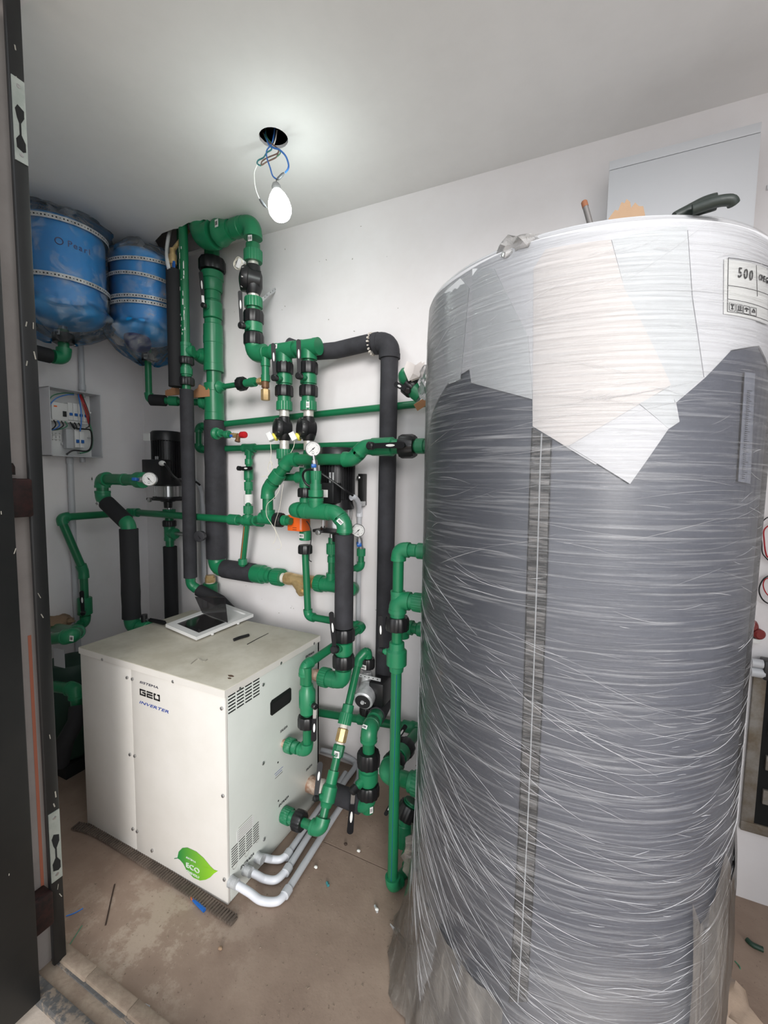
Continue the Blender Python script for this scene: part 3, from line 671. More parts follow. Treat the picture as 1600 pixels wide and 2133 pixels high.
# bold rounded GEO letters
def stroke(pts, o, ux, uz, wdt, m, nrm):
    P = [o+ux*a+uz*b+nrm*.0008 for a, b in pts]; return P
gl = MB(); o_ = fr(292, 1447)+Vector((0, -.001, 0)); hh = .0235; wd = .031
def bar(mb, x0, z0, x1, z1, th=.0045, sh=.0):
    mb.bb(o_+Vector((x0, -.0006, z0)), o_+Vector((x1, .0008, z1)), .0)
for k, lt in enumerate('GEO'):
    a = k*.0375; s = .0052
    if lt == 'G':
        for b in ((0, 0, wd, s), (0, 0, s, hh), (0, hh-s, wd, hh), (wd-s, 0, wd, hh*.55), (wd*.45, hh*.4, wd, hh*.4+s)): bar(gl, a+b[0], b[1], a+b[2], b[3])
    if lt == 'E':
        for b in ((0, 0, wd, s), (0, hh*.4, wd, hh*.4+s), (0, hh-s, wd, hh), (0, 0, s, hh*.5)): bar(gl, a+b[0], b[1], a+b[2], b[3])
    if lt == 'O':
        for b in ((0, 0, wd, s), (0, 0, s, hh), (0, hh-s, wd*.35, hh), (wd*.6, hh-s, wd, hh), (wd-s, 0, wd, hh)): bar(gl, a+b[0], b[1], a+b[2], b[3])
gl.build('lettering', M['ink'], box)
ftext('INVERTER', 290, 1464, .0105, blu, sx=2.35, shear=.25)
# leaf sticker
lc = fr(411, 1800); lw, lh = .068, .043
lo_ = ((748, 1515), (755, 1480), (775, 1460), (802, 1458), (850, 1480), (890, 1515), (925, 1558), (948, 1580), (966, 1584), (945, 1597), (925, 1618), (900, 1631), (870, 1635), (835, 1620), (800, 1585), (780, 1545), (762, 1524))
vv_ = [fr(80+a/2.58, 1200+b/2.58)+Vector((0, -.001, 0)) for a, b in lo_]; nv = len(vv_)
lf_ = MB().add([lc+Vector((0, -.0010, 0))]+vv_, [(0, 1+i, 1+(i+1) % nv) for i in range(nv)]).build('leaf_sticker', M['leafgreen'], box, flat=True)
MB().sweep([fr(364, 1788)+Vector((0, -.001, 0)), fr(371, 1787)+Vector((0, -.001, 0))], .0012, 6).build('leaf_stalk', M['green2'], box)
ftext('SISTEMA', 388, 1786, .006, M['white'], sx=1.5, shear=.2, th=.0006); ftext('ECO', 388, 1804, .018, M['white'], sx=1.3, th=.0009); ftext('FRIENDLY', 389, 1815, .0085, M['white'], sx=1.2, th=.0006)
# vents: rows of dark slots
def vents(q00, q10, rows, cols, q01, wz=.0045, frac=.82):
    a = sd_(*q00); b = sd_(*q10); c = sd_(*q01); mb = MB(); dy = (b.y-a.y)/cols; dz = (c.z-a.z)/(rows-1)
    for r_ in range(rows):
        for k in range(cols):
            y0 = a.y+dy*k; mb.box((BX1+.0002, y0+dy*frac/2, a.z+dz*r_), (.0012, dy*frac, wz))
    o = mb.build('vent_slots', M['ink'], box, flat=True); o['kind'] = 'stuff'
vents((475, 1452), (543, 1420), 6, 4, (475, 1487)); vents((482, 1770), (541, 1705), 8, 4, (483, 1806), .0026)
# recessed handle
hp0 = sd_(563, 1494); hp1 = sd_(606, 1438)
yy0, yy1 = hp0.y, hp1.y; zc0 = (sd_(563, 1470).z+sd_(606, 1452).z)/2
hm = (zc0); hh2 = .030
oct_ = lambda y0, y1, z0, z1, c: [(y0+c, z0), (y1-c, z0), (y1, z0+c), (y1, z1-c), (y1-c, z1), (y0+c, z1), (y0, z1-c), (y0, z0+c)]
MB().prism(oct_(yy0, yy1, hm-hh2, hm+hh2, .008), (BX1, 0, 0), (0, 1, 0), (0, 0, 1), .002).build('handle_rim', M['black'], box)
MB().prism(oct_(yy0+.012, yy1-.012, hm-hh2*.45, hm+hh2*.5, .004), (BX1+.0018, 0, 0), (0, 1, 0), (0, 0, 1), .0006).build('handle_recess', M['void'], box)
stext('SALIDA', 583, 1527, .0095, M['ink'], sx=1.0, shear=.2); stext('SALIDA', 637, 1607, .0095, M['ink'], shear=.2)
stext('ENTRADA', 580, 1682, .0095, M['ink'], shear=.2); stext('ENTRADA', 636, 1371, .0095, M['ink'], shear=.2); stext('ENTRADA', 500, 1812, .0105, M['ink'], shear=.2)
for k, wv in enumerate((.05, .04, .045)): 
    p = sd_(573, 1612+k*5); MB().box(p+Vector((.0006, .022, 0)), (.0006, wv, .0012)).build('small_print', blu if k < 2 else M['ink'], box)
for q in ((579, 1588), (580, 1668)): MB().lathe(sd_(*q), (1, 0, 0), [(0, .0035), (.0008, .0035)], 12).build('plug_hole', M['void'], box)
pl_ = sd_(493, 1745); pl2 = sd_(528, 1700); MB().bb((BX1, pl_.y, pl_.z-.02), (BX1+.0008, pl2.y, pl2.z+.005)).build('rating_plate', M['label'], box)
mb = MB()
for k in range(6): mb.box((BX1+.001, (pl_.y+pl2.y)/2, pl_.z-.012+k*.008), (.0004, (pl2.y-pl_.y)*.8, .001))
mb.build('small_print', M['dust'], box)
for q in ((536, 1748), (514, 1777), (489, 1803)):
    p = sd_(*q); mb = MB(); mb.sweep([p+Vector((.0004, .010*math.cos(a/16*2*PI), .011*math.sin(a/16*2*PI))) for a in range(17)], .0005, 5); mb.build('knockout', M['dust'], box)
# smudges and scraps on the lid
for k, (px, py, rx, ry) in enumerate(((481, 1408, .012, .006), (478, 1413, .007, .004))):
    p = at(px, py, z=BZ); mb = MB().prism([(math.cos(a/14*2*PI)*rx*(1+.2*math.sin(a*2)), math.sin(a/14*2*PI)*ry) for a in range(14)], p, X_, Y_, .0006); mb.build('rust_spot', mat('rust_spot', (96, 74, 58), .8), box)
mb = MB().sweep(smooth([at(x, y, z=BZ+.001) for x, y in ((398, 1383), (412, 1373), (424, 1378), (432, 1374))], 5), .0028, 6, sy=.4)
mb.build('putty_smear', M['dust'], box)
t = MB().sweep(smooth([at(487, 1333, z=BZ+.006), at(500, 1328, z=BZ+.008), at(518, 1323, z=BZ+.006)], 5), .0065, 12).build('foam_offcut', M['black']); tag(t, 'short black foam tube offcut lying on the heat pump lid', 'foam offcut')
t = MB().sweep([at(515, 1342, z=BZ+.002), at(537, 1330, z=BZ+.0025), at(559, 1319, z=BZ+.002)], [.0016, .0014, .001], 6).build('black_stick', M['black']); tag(t, 'thin black stick lying on the heat pump lid', 'stick')
# open distribution-board cover with smoked flap on the lid
fz = BZ+.022
A, B_, C_, D_ = at(345, 1300, z=fz), at(409, 1327, z=fz), at(528, 1279, z=fz), at(465, 1256, z=fz)
cv = thing('switchboard_cover', 'white switchboard cover with its smoked flap standing open on the heat pump lid', 'cover', (A+C_)/2-Vector((0, 0, .018)))
def lerp2(u, v): return A*(1-u)*(1-v)+B_*u*(1-v)+C_*u*v+D_*(1-u)*v
def fbar(u0, v0, u1, v1, name, m, th=.014, zo=0):
    q = [lerp2(u0, v0), lerp2(u1, v0), lerp2(u1, v1), lerp2(u0, v1)]; up_ = Vector((0, 0, zo)); lo = Vector((0, 0, zo-th)); mb = MB()
    mb.add([p+lo for p in q]+[p+up_ for p in q], [(0, 1, 2, 3), (4, 5, 6, 7), (0, 1, 5, 4), (1, 2, 6, 5), (2, 3, 7, 6), (3, 0, 4, 7)]); return mb.build(name, m, cv)
fbar(0, 0, .12, 1, 'frame_side', M['white']); fbar(.88, 0, 1, 1, 'frame_side', M['white']); fbar(.12, 0, .88, .1, 'frame_side', M['white']); fbar(.12, .93, .88, 1, 'frame_side', M['white'])
fbar(.12, .10, .88, .56, 'dark_window', M['smoke'], .003, -.004); fbar(.12, .56, .88, .93, 'inner_ledge', M['white'], .004, -.006)
for u, v in ((1.0, .25), (1.0, .7)): p = lerp2(u, v); MB().bb(p+Vector((-.004, -.004, -.019)), p+Vector((.004, .004, -.012))).build('clip', M['white'], cv)
h0, h1 = lerp2(.1, .555), lerp2(.93, .555); f0 = at(407, 1243, y=h0.y+.01); f1 = at(469, 1244, y=h1.y+.01)
nn = (h1-h0).cross(Vector((0, 0, 1))).normalized()*.003; mb = MB()
mb.add([h0, h1, f1, f0]+[p+nn for p in (h0, h1, f1, f0)], [(0, 1, 2, 3), (4, 5, 6, 7), (0, 1, 5, 4), (1, 2, 6, 5), (2, 3, 7, 6), (3, 0, 4, 7)]); mb.build('smoked_flap', M['smoke'], cv)

# ================================================================== LAMP
Yb = HC.y
bp = lambda x, y, dy=0: at(x, y, y=Yb+dy)
t = thing('hanging_bulb', 'lit bare white bulb hanging on loose wires from the round hole in the ceiling', 'light bulb', (HC.x, HC.y, H))
bc = bp(582, 428); ax = (bp(575, 398)-bp(586, 462)).normalized()
br = .041
MB().lathe(bc-ax*.056, ax, [(0, .004), (.004, .018), (.014, .031), (.03, .0395), (.048, .041), (.07, .037), (.09, .029), (.104, .02), (.112, .015)], 28).build('bulb_glass', M['bulb'], t, ang=60)
MB().lathe(bc+ax*.052, ax, [(0, .0165), (.018, .0165), (.028, .012), (.034, .004)], 20).build('lamp_socket', mat('grey_socket', (150, 152, 152), .5), t)
ws = [('w_blue', [(553, 276, .01), (556, 290), (561, 302), (570, 308), (582, 312), (595, 325), (601, 342), (600, 352), (594, 360)], .0032),
      ('w_blue', [(572, 268, .02), (570, 284), (566, 300), (556, 313), (556, 328), (563, 350), (568, 366), (576, 373)], .0026),
      ('w_teal', [(551, 280, .0), (558, 297), (566, 310), (556, 318), (549, 328), (538, 334), (536, 341), (543, 345)], .0026),
      ('w_brown', [(548, 277, .01), (558, 294), (570, 302), (580, 312), (577, 320), (558, 328), (546, 336), (545, 344), (556, 337), (575, 328), (580, 316)], .0024),
      ('w_green', [(553, 268, .02), (556, 285), (566, 298), (583, 314), (580, 324), (562, 334), (549, 341), (543, 345)], .0020),
      ('w_white', [(577, 272, .02), (574, 290), (570, 302)], .0022),
      ('w_white', [(536, 343, 0), (530, 358), (530, 375), (533, 395), (541, 416)], .0018),
      ('w_black', [(576, 373, 0), (575, 384), (576, 393)], .0014)]
for m_, ps, r in ws: wire('wire', [bp(q[0], q[1], (q[2] if len(q) > 2 else 0)+random.uniform(-.006, .006)*0) for q in ps], r, M[m_], t)
gt = mat('grey_tape', (92, 94, 98), .4)
MB().sweep([bp(592, 360), bp(588, 364), bp(580, 372), bp(577, 374)], [.003, .0055, .0055, .003], 10).build('tape_joint', gt, t)
MB().sweep([bp(541, 415), bp(545, 420), bp(551, 428), bp(556, 433)], [.003, .0055, .005, .001], 10).build('tape_joint', gt, t)

# ================================================================== PIPEWORK
YW = 1.745
dX, dY, dZ = Vector((1, 0, 0)), Vector((0, 1, 0)), Vector((0, 0, 1))
# ---- main insulated riser ------------------------------------------------
t = thing('main_riser', 'thick green main pipe riser beside the corner, insulated black below its two side tees', 'pipe', at(447, 1180, y=YW))
c = vert(447, 540, 1180, YW); r = .0375
pipe(t, c.v(490), c.v(1170), r)
nut(t, c.v(553), dZ, .067, .062)
reducer(t, c.v(590), dZ, [(-.046, .046), (-.04, .05), (.012, .05), (.016, .056), (.05, .056), (.05, .05)], 'union_body')
coll(t, c.v(615), dZ, .041, .06)
coll(t, c.v(648), dZ, .048, .085, 'valve_body')
coll(t, c.v(672), dZ, .043, .03); coll(t, c.v(694), dZ, .049, .085)
tee(t, c.v(738), dZ, (-1, -.15, 0), .038, L_=2.4, rb=.026, Lb=.075)
tee(t, c.v(838), dZ, (-1, 0, 0), .0385, L_=2.5, rb=.027, Lb=.075)
lever(t, at(424, 636, y=YW-.075), at(418, 566, y=YW-.085), .02, .3, .013, c.v(645), .014)
f = foam(t, [c.v(877), c.v(1163)], .0545)
elbow(t, c.v(1182), dZ, dX, .0375, 1.25, 2.0)
hl = L(c.v(1182), at(700, 1216, y=YW))
hz = lambda px: Vector((at(px, 1190, y=YW).x, YW, c.v(1182).z-(at(px, 1190, y=YW).x-c.a.x)*.012))
pipe(t, c.v(1182), hz(560), r)
foam(t, [hz(468), hz(530)], .05)
reducer(t, hz(530), dX, [(0, .047), (.01, .049), (.06, .049), (.062, .043), (.09, .042), (.092, .036), (.115, .035)], 'reducer')
ribbed(t, hz(583)-dX*.01, dX, .045, .055)
ys = thing('y_strainer', 'brass Y-shaped strainer between green unions on the low wall pipe', 'strainer', hz(625))
a, b = hz(596), hz(655)
MB().lathe(a, b-a, [(-.03, .024), (.0, .024), (.0, .031), (.02, .033), (.05, .030), (.09, .028), (.12, .032), ((b-a).length, .032), ((b-a).length, .026), ((b-a).length+.02, .024)], 20).build('body', M['brass'], ys)
m_ = hz(612); e = at(632, 1232, y=YW-.035)
MB().lathe(m_, e-m_, [(0, .024), ((e-m_).length*.75, .025), ((e-m_).length*.78, .030), ((e-m_).length, .030), ((e-m_).length, .014), ((e-m_).length+.014, .012)], 12).build('cap', M['brass'], ys)
MB().lathe(a-dX*.026, dX, [(0, .025), (.03, .025)], 24).build('thread', M['tape'], ys)
t2 = thing('strainer_union', 'green ribbed union and tee right of the brass strainer', 'pipe fitting', hz(672))
ribbed(t2, hz(666), dX, .042, .036); coll(t2, hz(676), dX, .036, .04); tee(t2, hz(690), dX, dZ, .026, L_=2.0, rb=.018, Lb=.06); pipe(t2, hz(660), hz(740), .026)
elbow(t2, hz(740), -dX, Vector((0, -1, .2)), .026)
vp = L(hz(691), Vector((hz(691).x, YW, at(692, 1120, y=YW).z)))
pipe(t2, vp.a, vp.b, .0175); ribbed(t2, vp.v(1143), dZ, .026, .05); coll(t2, vp.v(1165), dZ, .021, .03)
MB().lathe(vp.v(1128), dZ, [(0, .012), (.05, .012)], 16).build('steel_nipple', M['steel'], t2)
# brass nipple under the main riser elbow
bn = vert(438, 1195, 1230, YW)
t3 = thing('drain_nipple', 'brass nipple and green socket hanging under the main riser elbow', 'pipe fitting', bn.v(1225))
MB().lathe(bn.v(1198), -dZ, [(0, .024), (.012, .024), (.012, .028), (.04, .028), (.04, .022), (.055, .022)], 8).build('brass_nipple', M['brass'], t3); coll(t3, bn.v(1225), dZ, .04, .06, 'socket', M['green'])
MB().lathe(bn.v(1212), -dZ, [(0, .024), (.012, .026)], 16).build('sealant', M['tape'], t3)

# ---- ceiling elbow and flow-switch line ------------------------------------
t = thing('ceiling_bend', 'large green bend coming out of the broken ceiling opening', 'pipe', at(425, 470, z=H))
yc = 1.645; e0 = at(424, 496, y=yc)
elbow(t, e0, dZ, dX, .049, 1.28, 1.55)
pipe(t, e0, e0+dZ*.16, .049); 
zt = e0.z; hx = lambda px: Vector((at(px, 500, y=yc).x, yc, zt))
pipe(t, e0, hx(524), .033)
reducer(t, hx(457), dX, [(0, .061), (.012, .062), (.03, .055), (.05, .048), (.075, .045), (.075, .040), (.1, .040)], 'reducer')
coll(t, hx(496), dX, .045, .05)
sticker(t, hx(470)+Vector((0, -.056, .01)), (-.1, -1, 0), dZ, .022, .034)
elbow(t, hx(527), -dX, -dZ, .0325)
cx = hx(527).x; YB = yc
V = lambda py: Vector((cx, YB, at(524, py, y=YB).z))
pipe(t, V(510), V(540), .0325); ribbed(t, V(536), dZ, .043, .05)
sticker(t, V(508)+Vector((.02, -.042, .0)), (.2, -1, 0), dZ, .02, .026)
pipe(t, V(540), V(566), .024, M['nickel'], 'nickel_nipple')
def flow_body(t, p, face_d, sc=1.0, up=dZ):
    """black actuated flow valve: a vertical body with a round ribbed cover"""
    p = Vector(p); fd = Vector(face_d).normalized()
    MB().lathe(p, up, [(-.062*sc, .028*sc), (-.05*sc, .033*sc), (-.03*sc, .040*sc), (.02*sc, .040*sc), (.045*sc, .032*sc), (.062*sc, .030*sc)], 20).build('body', M['black'], t)
    MB().lathe(p, fd, [(-.03*sc, .044*sc), (.02*sc, .050*sc), (.024*sc, .056*sc), (.044*sc, .056*sc), (.052*sc, .050*sc), (.060*sc, .020*sc), (.062*sc, .006*sc)], 28).build('round_cover', M['black'], t)
    u = fd.orthogonal().normalized(); w_ = fd.cross(u); mb = MB(); ms = MB()
    for k in range(8):
        a = 2*PI*k/8; d_ = u*math.cos(a)+w_*math.sin(a); mb.sweep([p+fd*.060*sc, p+fd*.056*sc+d_*.028*sc, p+fd*.050*sc+d_*.049*sc], .0022*sc, 6)
        d2 = u*math.cos(a+.39)+w_*math.sin(a+.39); ms.lathe(p+fd*.040*sc+d2*.052*sc, fd, [(0, .0045*sc), (.007*sc, .0045*sc), (.009*sc, .002*sc)], 8)
    mb.build('cover_ribs', M['black'], t); ms.build('cover_screws', M['steel'], t)
t2 = thing('flow_valve', 'upper black motorised flow valve with a white coiled lead, right below the ceiling bend', 'valve', V(590), group=None)
flow_body(t2, V(585), (-.75, -.65, .1), 1.05)
P = at(502, 551, y=YB-.05)
MB().box(P, (.030, .03, .042), Matrix.Rotation(.5, 3, 'Y') @ Matrix.Rotation(.4, 3, 'Z'), .004).build('white_coil', M['white'], t2)
MB().lathe(P+Vector((.012, .01, -.01)), (.7, .3, -.5), [(0, .014), (.012, .014)], 16).build('yellow_ring', M['yellow'], t2)
wire('coiled_lead', [P+Vector((.024*math.cos(a*.7)-.004, -.012+.006*math.sin(a), .026*math.sin(a*.7))) for a in range(24)], .0016, M['cream'], t2, 3)
t = thing('flow_line', 'green pipe with union valve dropping from the upper flow valve to the twin tees', 'pipe', V(700))
pipe(t, V(612), V(628), .026, M['nickel'], 'nickel_nipple'); ribbed(t, V(632), -dZ, .042, .045); pipe(t, V(630), V(740), .0325)
nut(t, V(662), dZ, .0475, .055); bvalve(t, V(684), dZ, .0415, .07); nut(t, V(708), dZ, .0475, .055)
e1 = V(740); elbow(t, e1, dZ, dX, .0325)
hz2 = lambda px, dz=0: Vector((at(px, 736, y=YB).x, YB, e1.z+dz))
pipe(t, e1, hz2(650), .029)
coll(t, hz2(545), dX, .035, .05)
tee(t, hz2(592), dX, -dZ, .0285); tee(t, hz2(643), dX, -dZ, .0285, L_=1.9)
sticker(t, hz2(583)+Vector((0, -.037, .012)), (0, -1, .1), dZ, .028, .02)
reducer(t, hz2(553), -dZ, [(.02, .022), (.06, .022), (.06, .018), (.10, .018), (.10, .021), (.13, .021)], 'reducer')
lever(t, at(503, 678, y=YB-.085), at(500, 606, y=YB-.095), .019, .05, .015, V(684), .014)
# relief valve: brass with a horizontal green feed
yr = YB; bv = Vector((hz2(552.5).x, yr, at(552, 793, y=yr).z))
tb = thing('safety_valve', 'small brass angle valve with hex cap between the main riser and the flow line', 'valve', bv)
MB().lathe(bv+dZ*.022, -dZ, [(0, .014), (.002, .018), (.055, .018), (.055, .013), (.062, .013)], 16).build('bronze_body', M['bronze'], tb)
MB().lathe(bv-dZ*.038, -dZ, [(0, .015), (.004, .021), (.05, .021), (.054, .018)], 6).build('hex_cap', M['brass'], tb)
MB().lathe(bv, -dX, [(0, .013), (.02, .013), (.02, .019), (.034, .019), (.034, .015), (.045, .015)], 6).build('brass_tail', M['brass'], tb)
tf = thing('riser_branch', 'thin green branch with black nut from the main riser to the brass angle valve', 'pipe', at(470, 805, y=1.65))
ba, bb_ = at(462, 806, y=1.66), bv-dX*.044
pipe(tf, ba, bb_, .013); d_ = bb_-ba; Lb_ = L(ba, bb_)
MB().lathe(ba-d_.normalized()*.02, d_, [(0, .03), (.01, .032), (.025, .02), (.035, .018)], 20).build('saddle', M['green2'], tf)
nut(tf, Lb_.h(504), d_, .034, .035); coll(tf, Lb_.h(516), d_, .019, .03); ribbed(tf, Lb_.h(526), d_, .022, .035)
# twin columns
def column(px, pxb, lab, name_x, lever_k, lever_t, boss_py, lbl=False):
    base = hz2(px); zz = lambda py: Vector((base.x, YB, at(px-(py-740)*(px-pxb)/200, py, y=YB).z))
    t = thing('valve_column', lab, 'pipe', zz(850))
    pipe(t, zz(745), zz(850), .027); nut(t, zz(767), dZ, .0425, .05); bvalve(t, zz(791), dZ, .0375, .06); nut(t, zz(815), dZ, .0425, .048)
    coll(t, zz(832), dZ, .031, .03); ribbed(t, zz(846), -dZ, .037, .04)
    if lbl: sticker(t, zz(846)+Vector((.02, -.034, 0)), (.5, -1, 0), dZ, .014, .026)
    pipe(t, zz(850), zz(868), .023, M['nickel'], 'nickel_nipple')
    lever(t, lever_k, lever_t, .0195, .06, .015, zz(boss_py), .014)
    return zz
za_ = column(592, 588, 'left one of the twin union valve columns, black lever raised', 0, at(572, 787, y=YB-.085), at(569, 715, y=YB-.095), 791)
zb_ = column(643, 637, 'right one of the twin union valve columns, black lever raised', 1, at(623, 783, y=YB-.085), at(622, 707, y=YB-.095), 790, True)
def sensor(zz, lab, px, tail):
    t = thing('flow_valve', lab, 'valve', zz(900), group=None)
    flow_body(t, zz(894), (-.55, -.82, .05), .86)
    fa = zz(894)+Vector((-.55, -.82, .05))*.03
    cap = at(px+10, 910, y=fa.y-.01)
    MB().lathe(cap, (-.9, -.3, .1), [(-.012, .017), (.01, .017), (.012, .013)], 18).build('yellow_ring', M['yellow'], t)
    q = at(px, 910, y=fa.y-.03)
    MB().box(q, (.026, .026, .040), Matrix.Rotation(-.55, 3, 'Y') @ Matrix.Rotation(.5, 3, 'Z'), .003).build('white_coil', M['white'], t)
    wire('lead', [at(x, y, y=fa.y-.03-.002*i) for i, (x, y) in enumerate(tail)], .0014, M['cream'], t)
    pipe(t, zz(918), zz(938), .022, M['nickel'], 'nickel_nipple')
    return t
sensor(za_, 'left black flow valve with white coil and knotted cable below the twin columns', 563, [(563, 914), (564, 930), (565, 945), (563, 958), (567, 965), (565, 975), (561, 983), (558, 974), (562, 962), (566, 968), (566, 985), (561, 990), (545, 993)])
sensor(zb_, 'right black flow valve with white coil behind the pressure gauge', 611, [(614, 914), (612, 930), (605, 945), (605, 952)])
tw = thing('cable_tail', 'two thin white cable tails hanging loose beside the orange actuator', 'cable', at(580, 1060, y=1.55))
wire('cable', [at(x, y, y=1.545) for x, y in ((583, 1010), (580, 1025), (570, 1038), (556, 1052), (556, 1075), (568, 1095), (575, 1110), (573, 1125), (568, 1133))], .0012, M['cream'], tw)
wire('cable', [at(x, y, y=1.54) for x, y in ((590, 1008), (586, 1035), (582, 1060), (574, 1085), (573, 1100), (580, 1118), (586, 1135), (583, 1144), (576, 1144))], .0009, M['cream'], tw)
# lower halves
t = thing('column_outlet', 'green ribbed outlet below the left flow valve joining the angled pipe', 'pipe', za_(960))
ribbed(t, za_(946), dZ, .037, .045); pipe(t, za_(940), za_(985), .026); coll(t, za_(962), dZ, .030, .03)
# right column continuing to orange actuated valve and floor loop
y6 = 1.675
r2 = vert(636, 940, 1170, y6); 
t = thing('mixing_line', 'thin green pipe from the right flow valve through black unions to the low wall loop', 'pipe', r2.v(1170))
pipe(t, zb_(936), r2.v(965), .020); pipe(t, r2.v(960), r2.v(1120), .022)
sticker(t, r2.v(970)+Vector((0, -.028, 0)), (-.1, -1, 0), dZ, .026, .018); coll(t, r2.v(970), dZ, .027, .05)
tee(t, r2.v(995), dZ, -dX, .021); nut(t, r2.v(1026), dZ, .036, .042); coll(t, r2.v(1044), dZ, .027, .03)
pipe(t, r2.v(995), Vector((at(590, 995, y=y6).x, y6, r2.v(995).z)), .018)
coll(t, r2.v(1115), dZ, .028, .045); nut(t, r2.v(1144), dZ, .034, .04)
sticker(t, r2.v(1115)+Vector((.0, -.029, 0)), (-.1, -1, 0), dZ, .028, .02)
lo = [r2.v(1150), at(642, 1284, y=y6), at(756, 1303, y=y6)]; lo[2].z = lo[1].z
e2 = Vector((BX1+.088, 1.299, .69)); q1 = at(634, 1388, y=1.299); 
run(t, [lo[0], lo[1], lo[2], q1, q1-dZ*.07], .0165)
sticker(t, lo[2]+Vector((-.02, -.05, -.02)), tocam(lo[2]), dZ, .016, .02)
ml = at(630, 1090, y=y6-.01)
t = thing('zone_actuator', 'orange box actuator with small printing on the green tee line', 'actuator', ml)
pA = at(600, 1105, y=y6-.06); pB = at(626, 1074, y=y6-.06)
MB().bb((pA.x, y6-.065, pA.z), (pB.x+.012, y6-.002, pB.z), .003).build('housing', M['orange'], t)
MB().bb((pB.x+.0, y6-.0655, pA.z+.008), (pB.x+.010, y6-.064, pB.z-.008)).build('side_label', mat('faded_orange', (214, 150, 130), .5), t)
mb = MB()
for k in range(4): mb.bb((pA.x+.006, y6-.0658, pB.z-.016-k*.006), (pA.x+.006+(.03, .026, .022, .028)[k], y6-.0648, pB.z-.0145-k*.006))
for k in range(2): mb.bb((pA.x+.03, y6-.0658, pA.z+.006+k*.009), (pA.x+.052, y6-.0648, pA.z+.008+k*.009))
mb.build('small_print', M['ink'], t)
MB().lathe(Vector((r2.a.x, y6, ml.z)), dZ, [(-.05, .024), (.05, .024)], 16).build('brass_body', M['brass'], t)
wire('cable', [at(x, y, y=y6-.03) for x, y in ((632, 1080), (642, 1090), (648, 1105), (648, 1125), (645, 1145), (644, 1165), (649, 1170))], .0022, M['black'], t)
# ---- pipe with S bend from the tank -----------------------------------------
ySr = 1.585
pts = [at(895, 929, y=ySr), at(758, 935, y=ySr), at(735, 957, y=ySr), at(603, 957, y=ySr), at(558, 1020, y=ySr), at(556, 1080, y=ySr)]
pts[1].z = pts[0].z; pts[3].z = pts[2].z; pts[5].x = pts[4].x
t = thing('tank_supply_pipe', 'green pipe with S bend running from the tank behind the large gauge to the actuator', 'pipe', pts[3])
run(t, pts, .0245, L_=1.7)
l0 = L(pts[1], pts[0]); nut(t, l0.h(850), dX, .047, .06); coll(t, l0.h(876), dX, .030, .035); reducer(t, l0.h(797), dX, [(-.055, .03), (-.045, .036), (.045, .038), (.05, .031), (.085, .028)], 'valve_body')
lever(t, l0.h(787)+Vector((-.002, -.062, 0)), l0.h(858)+Vector((0, -.068, 0)), .024, .05, .016, l0.h(790), .014)
l1 = L(pts[3], pts[4]); coll(t, l1.h(577), pts[4]-pts[3], .034, .05)
bj = L(l1.h(584), Vector((r2.a.x, ySr, l1.h(584).z)))
tp = pts[5]; tee(t, tp, dX, dZ, .0215, L_=1.9, rb=.0245)
# flange on tank side
# ---- P3 wall pipe around the corner -----------------------------------------
XF = -2.40; yP = 1.665
t = thing('long_wall_pipe', 'long thin green pipe low around the corner of the left and back walls', 'pipe', at(300, 1078, y=yP))
zP = at(480, 1082, y=yP).z
a = at(126, 1084, x=XF); b = at(284, 1076, x=XF); a.z = zP; b.z = zP; b.y = yP-.001
c1_ = Vector((tp.x+.01, ySr, tp.z)); 
d0 = at(174, 1190, x=XF+.02); d1 = at(180, 1296, x=XF+.02); d1.x = d0.x; d1.y = d0.y
run(t, [at(150, 1310, x=XF+.06), d1, d0, a, Vector((XF, yP, zP)), Vector((tp.x-.16, yP, zP)), c1_], .019, L_=1.9)
lp = L(Vector((XF, yP, zP)), Vector((tp.x, yP, zP)))
coll(t, lp.h(488), dX, .028, .06); tee(t, lp.h(517), dX, dZ, .019, L_=1.6); coll(t, lp.h(541), dX, .026, .035)
l2 = L(tp, at(620, 1085, y=ySr)); pipe(t, tp, at(606, 1086, y=ySr), .017); nut(t, at(582, 1083, y=ySr), dX, .034, .04); coll(t, at(594, 1084, y=ySr), dX, .024, .025)
lv = L(d0, d1); coll(t, lv.v(1262), dZ, .034, .09, 'valve_body'); lever(t, lv.v(1270)+Vector((.05, -.04, 0)), lv.v(1224)+Vector((.055, -.045, 0)), .02, .1, .012, lv.v(1266), .012)
# ---- P1 / P2 --------------------------------------------------------------
y1_ = 1.775
t = thing('upper_wall_loop', 'thin green pipe loop sloping along the back wall behind the twin columns', 'pipe', at(600, 880, y=y1_))
run(t, [at(905, 838, y=y1_), at(414, 889, y=y1_), at(414, 936, y=y1_), at(900, 923, y=y1_)], .0165, L_=1.9)
l3 = L(at(414, 936, y=y1_), at(900, 923, y=y1_)); q = l3.h(519)
tee(t, q, dX, -dZ, .0175)
t = thing('small_drop_pipe', 'small green drop pipe with horizontal black lever and white label below the wall loop tee', 'pipe', q)
dv = [q, at(520, 1060, y=y1_-.02)]; ds = L(q, at(517, 1082, y=1.665)); ds2 = L(at(516, 1075, y=1.665), at(505, 1178, y=1.70))
pipe(t, q, ds.b, .0155); coll(t, ds.v(962), dZ, .021, .03); coll(t, ds.v(988), dZ, .024, .06, 'valve_body')
lever(t, ds.v(976)+Vector((-.02, -.05, 0)), ds.v(976)+Vector((.07, -.055, 0)), .02, .02, .012, ds.v(978), .010)
ribbed(t, ds.v(1013), dZ, .022, .045); coll(t, ds.v(1040), dZ, .0225, .05, 'white_sleeve', M['label']); ribbed(t, ds.v(1062), dZ, .024, .04)
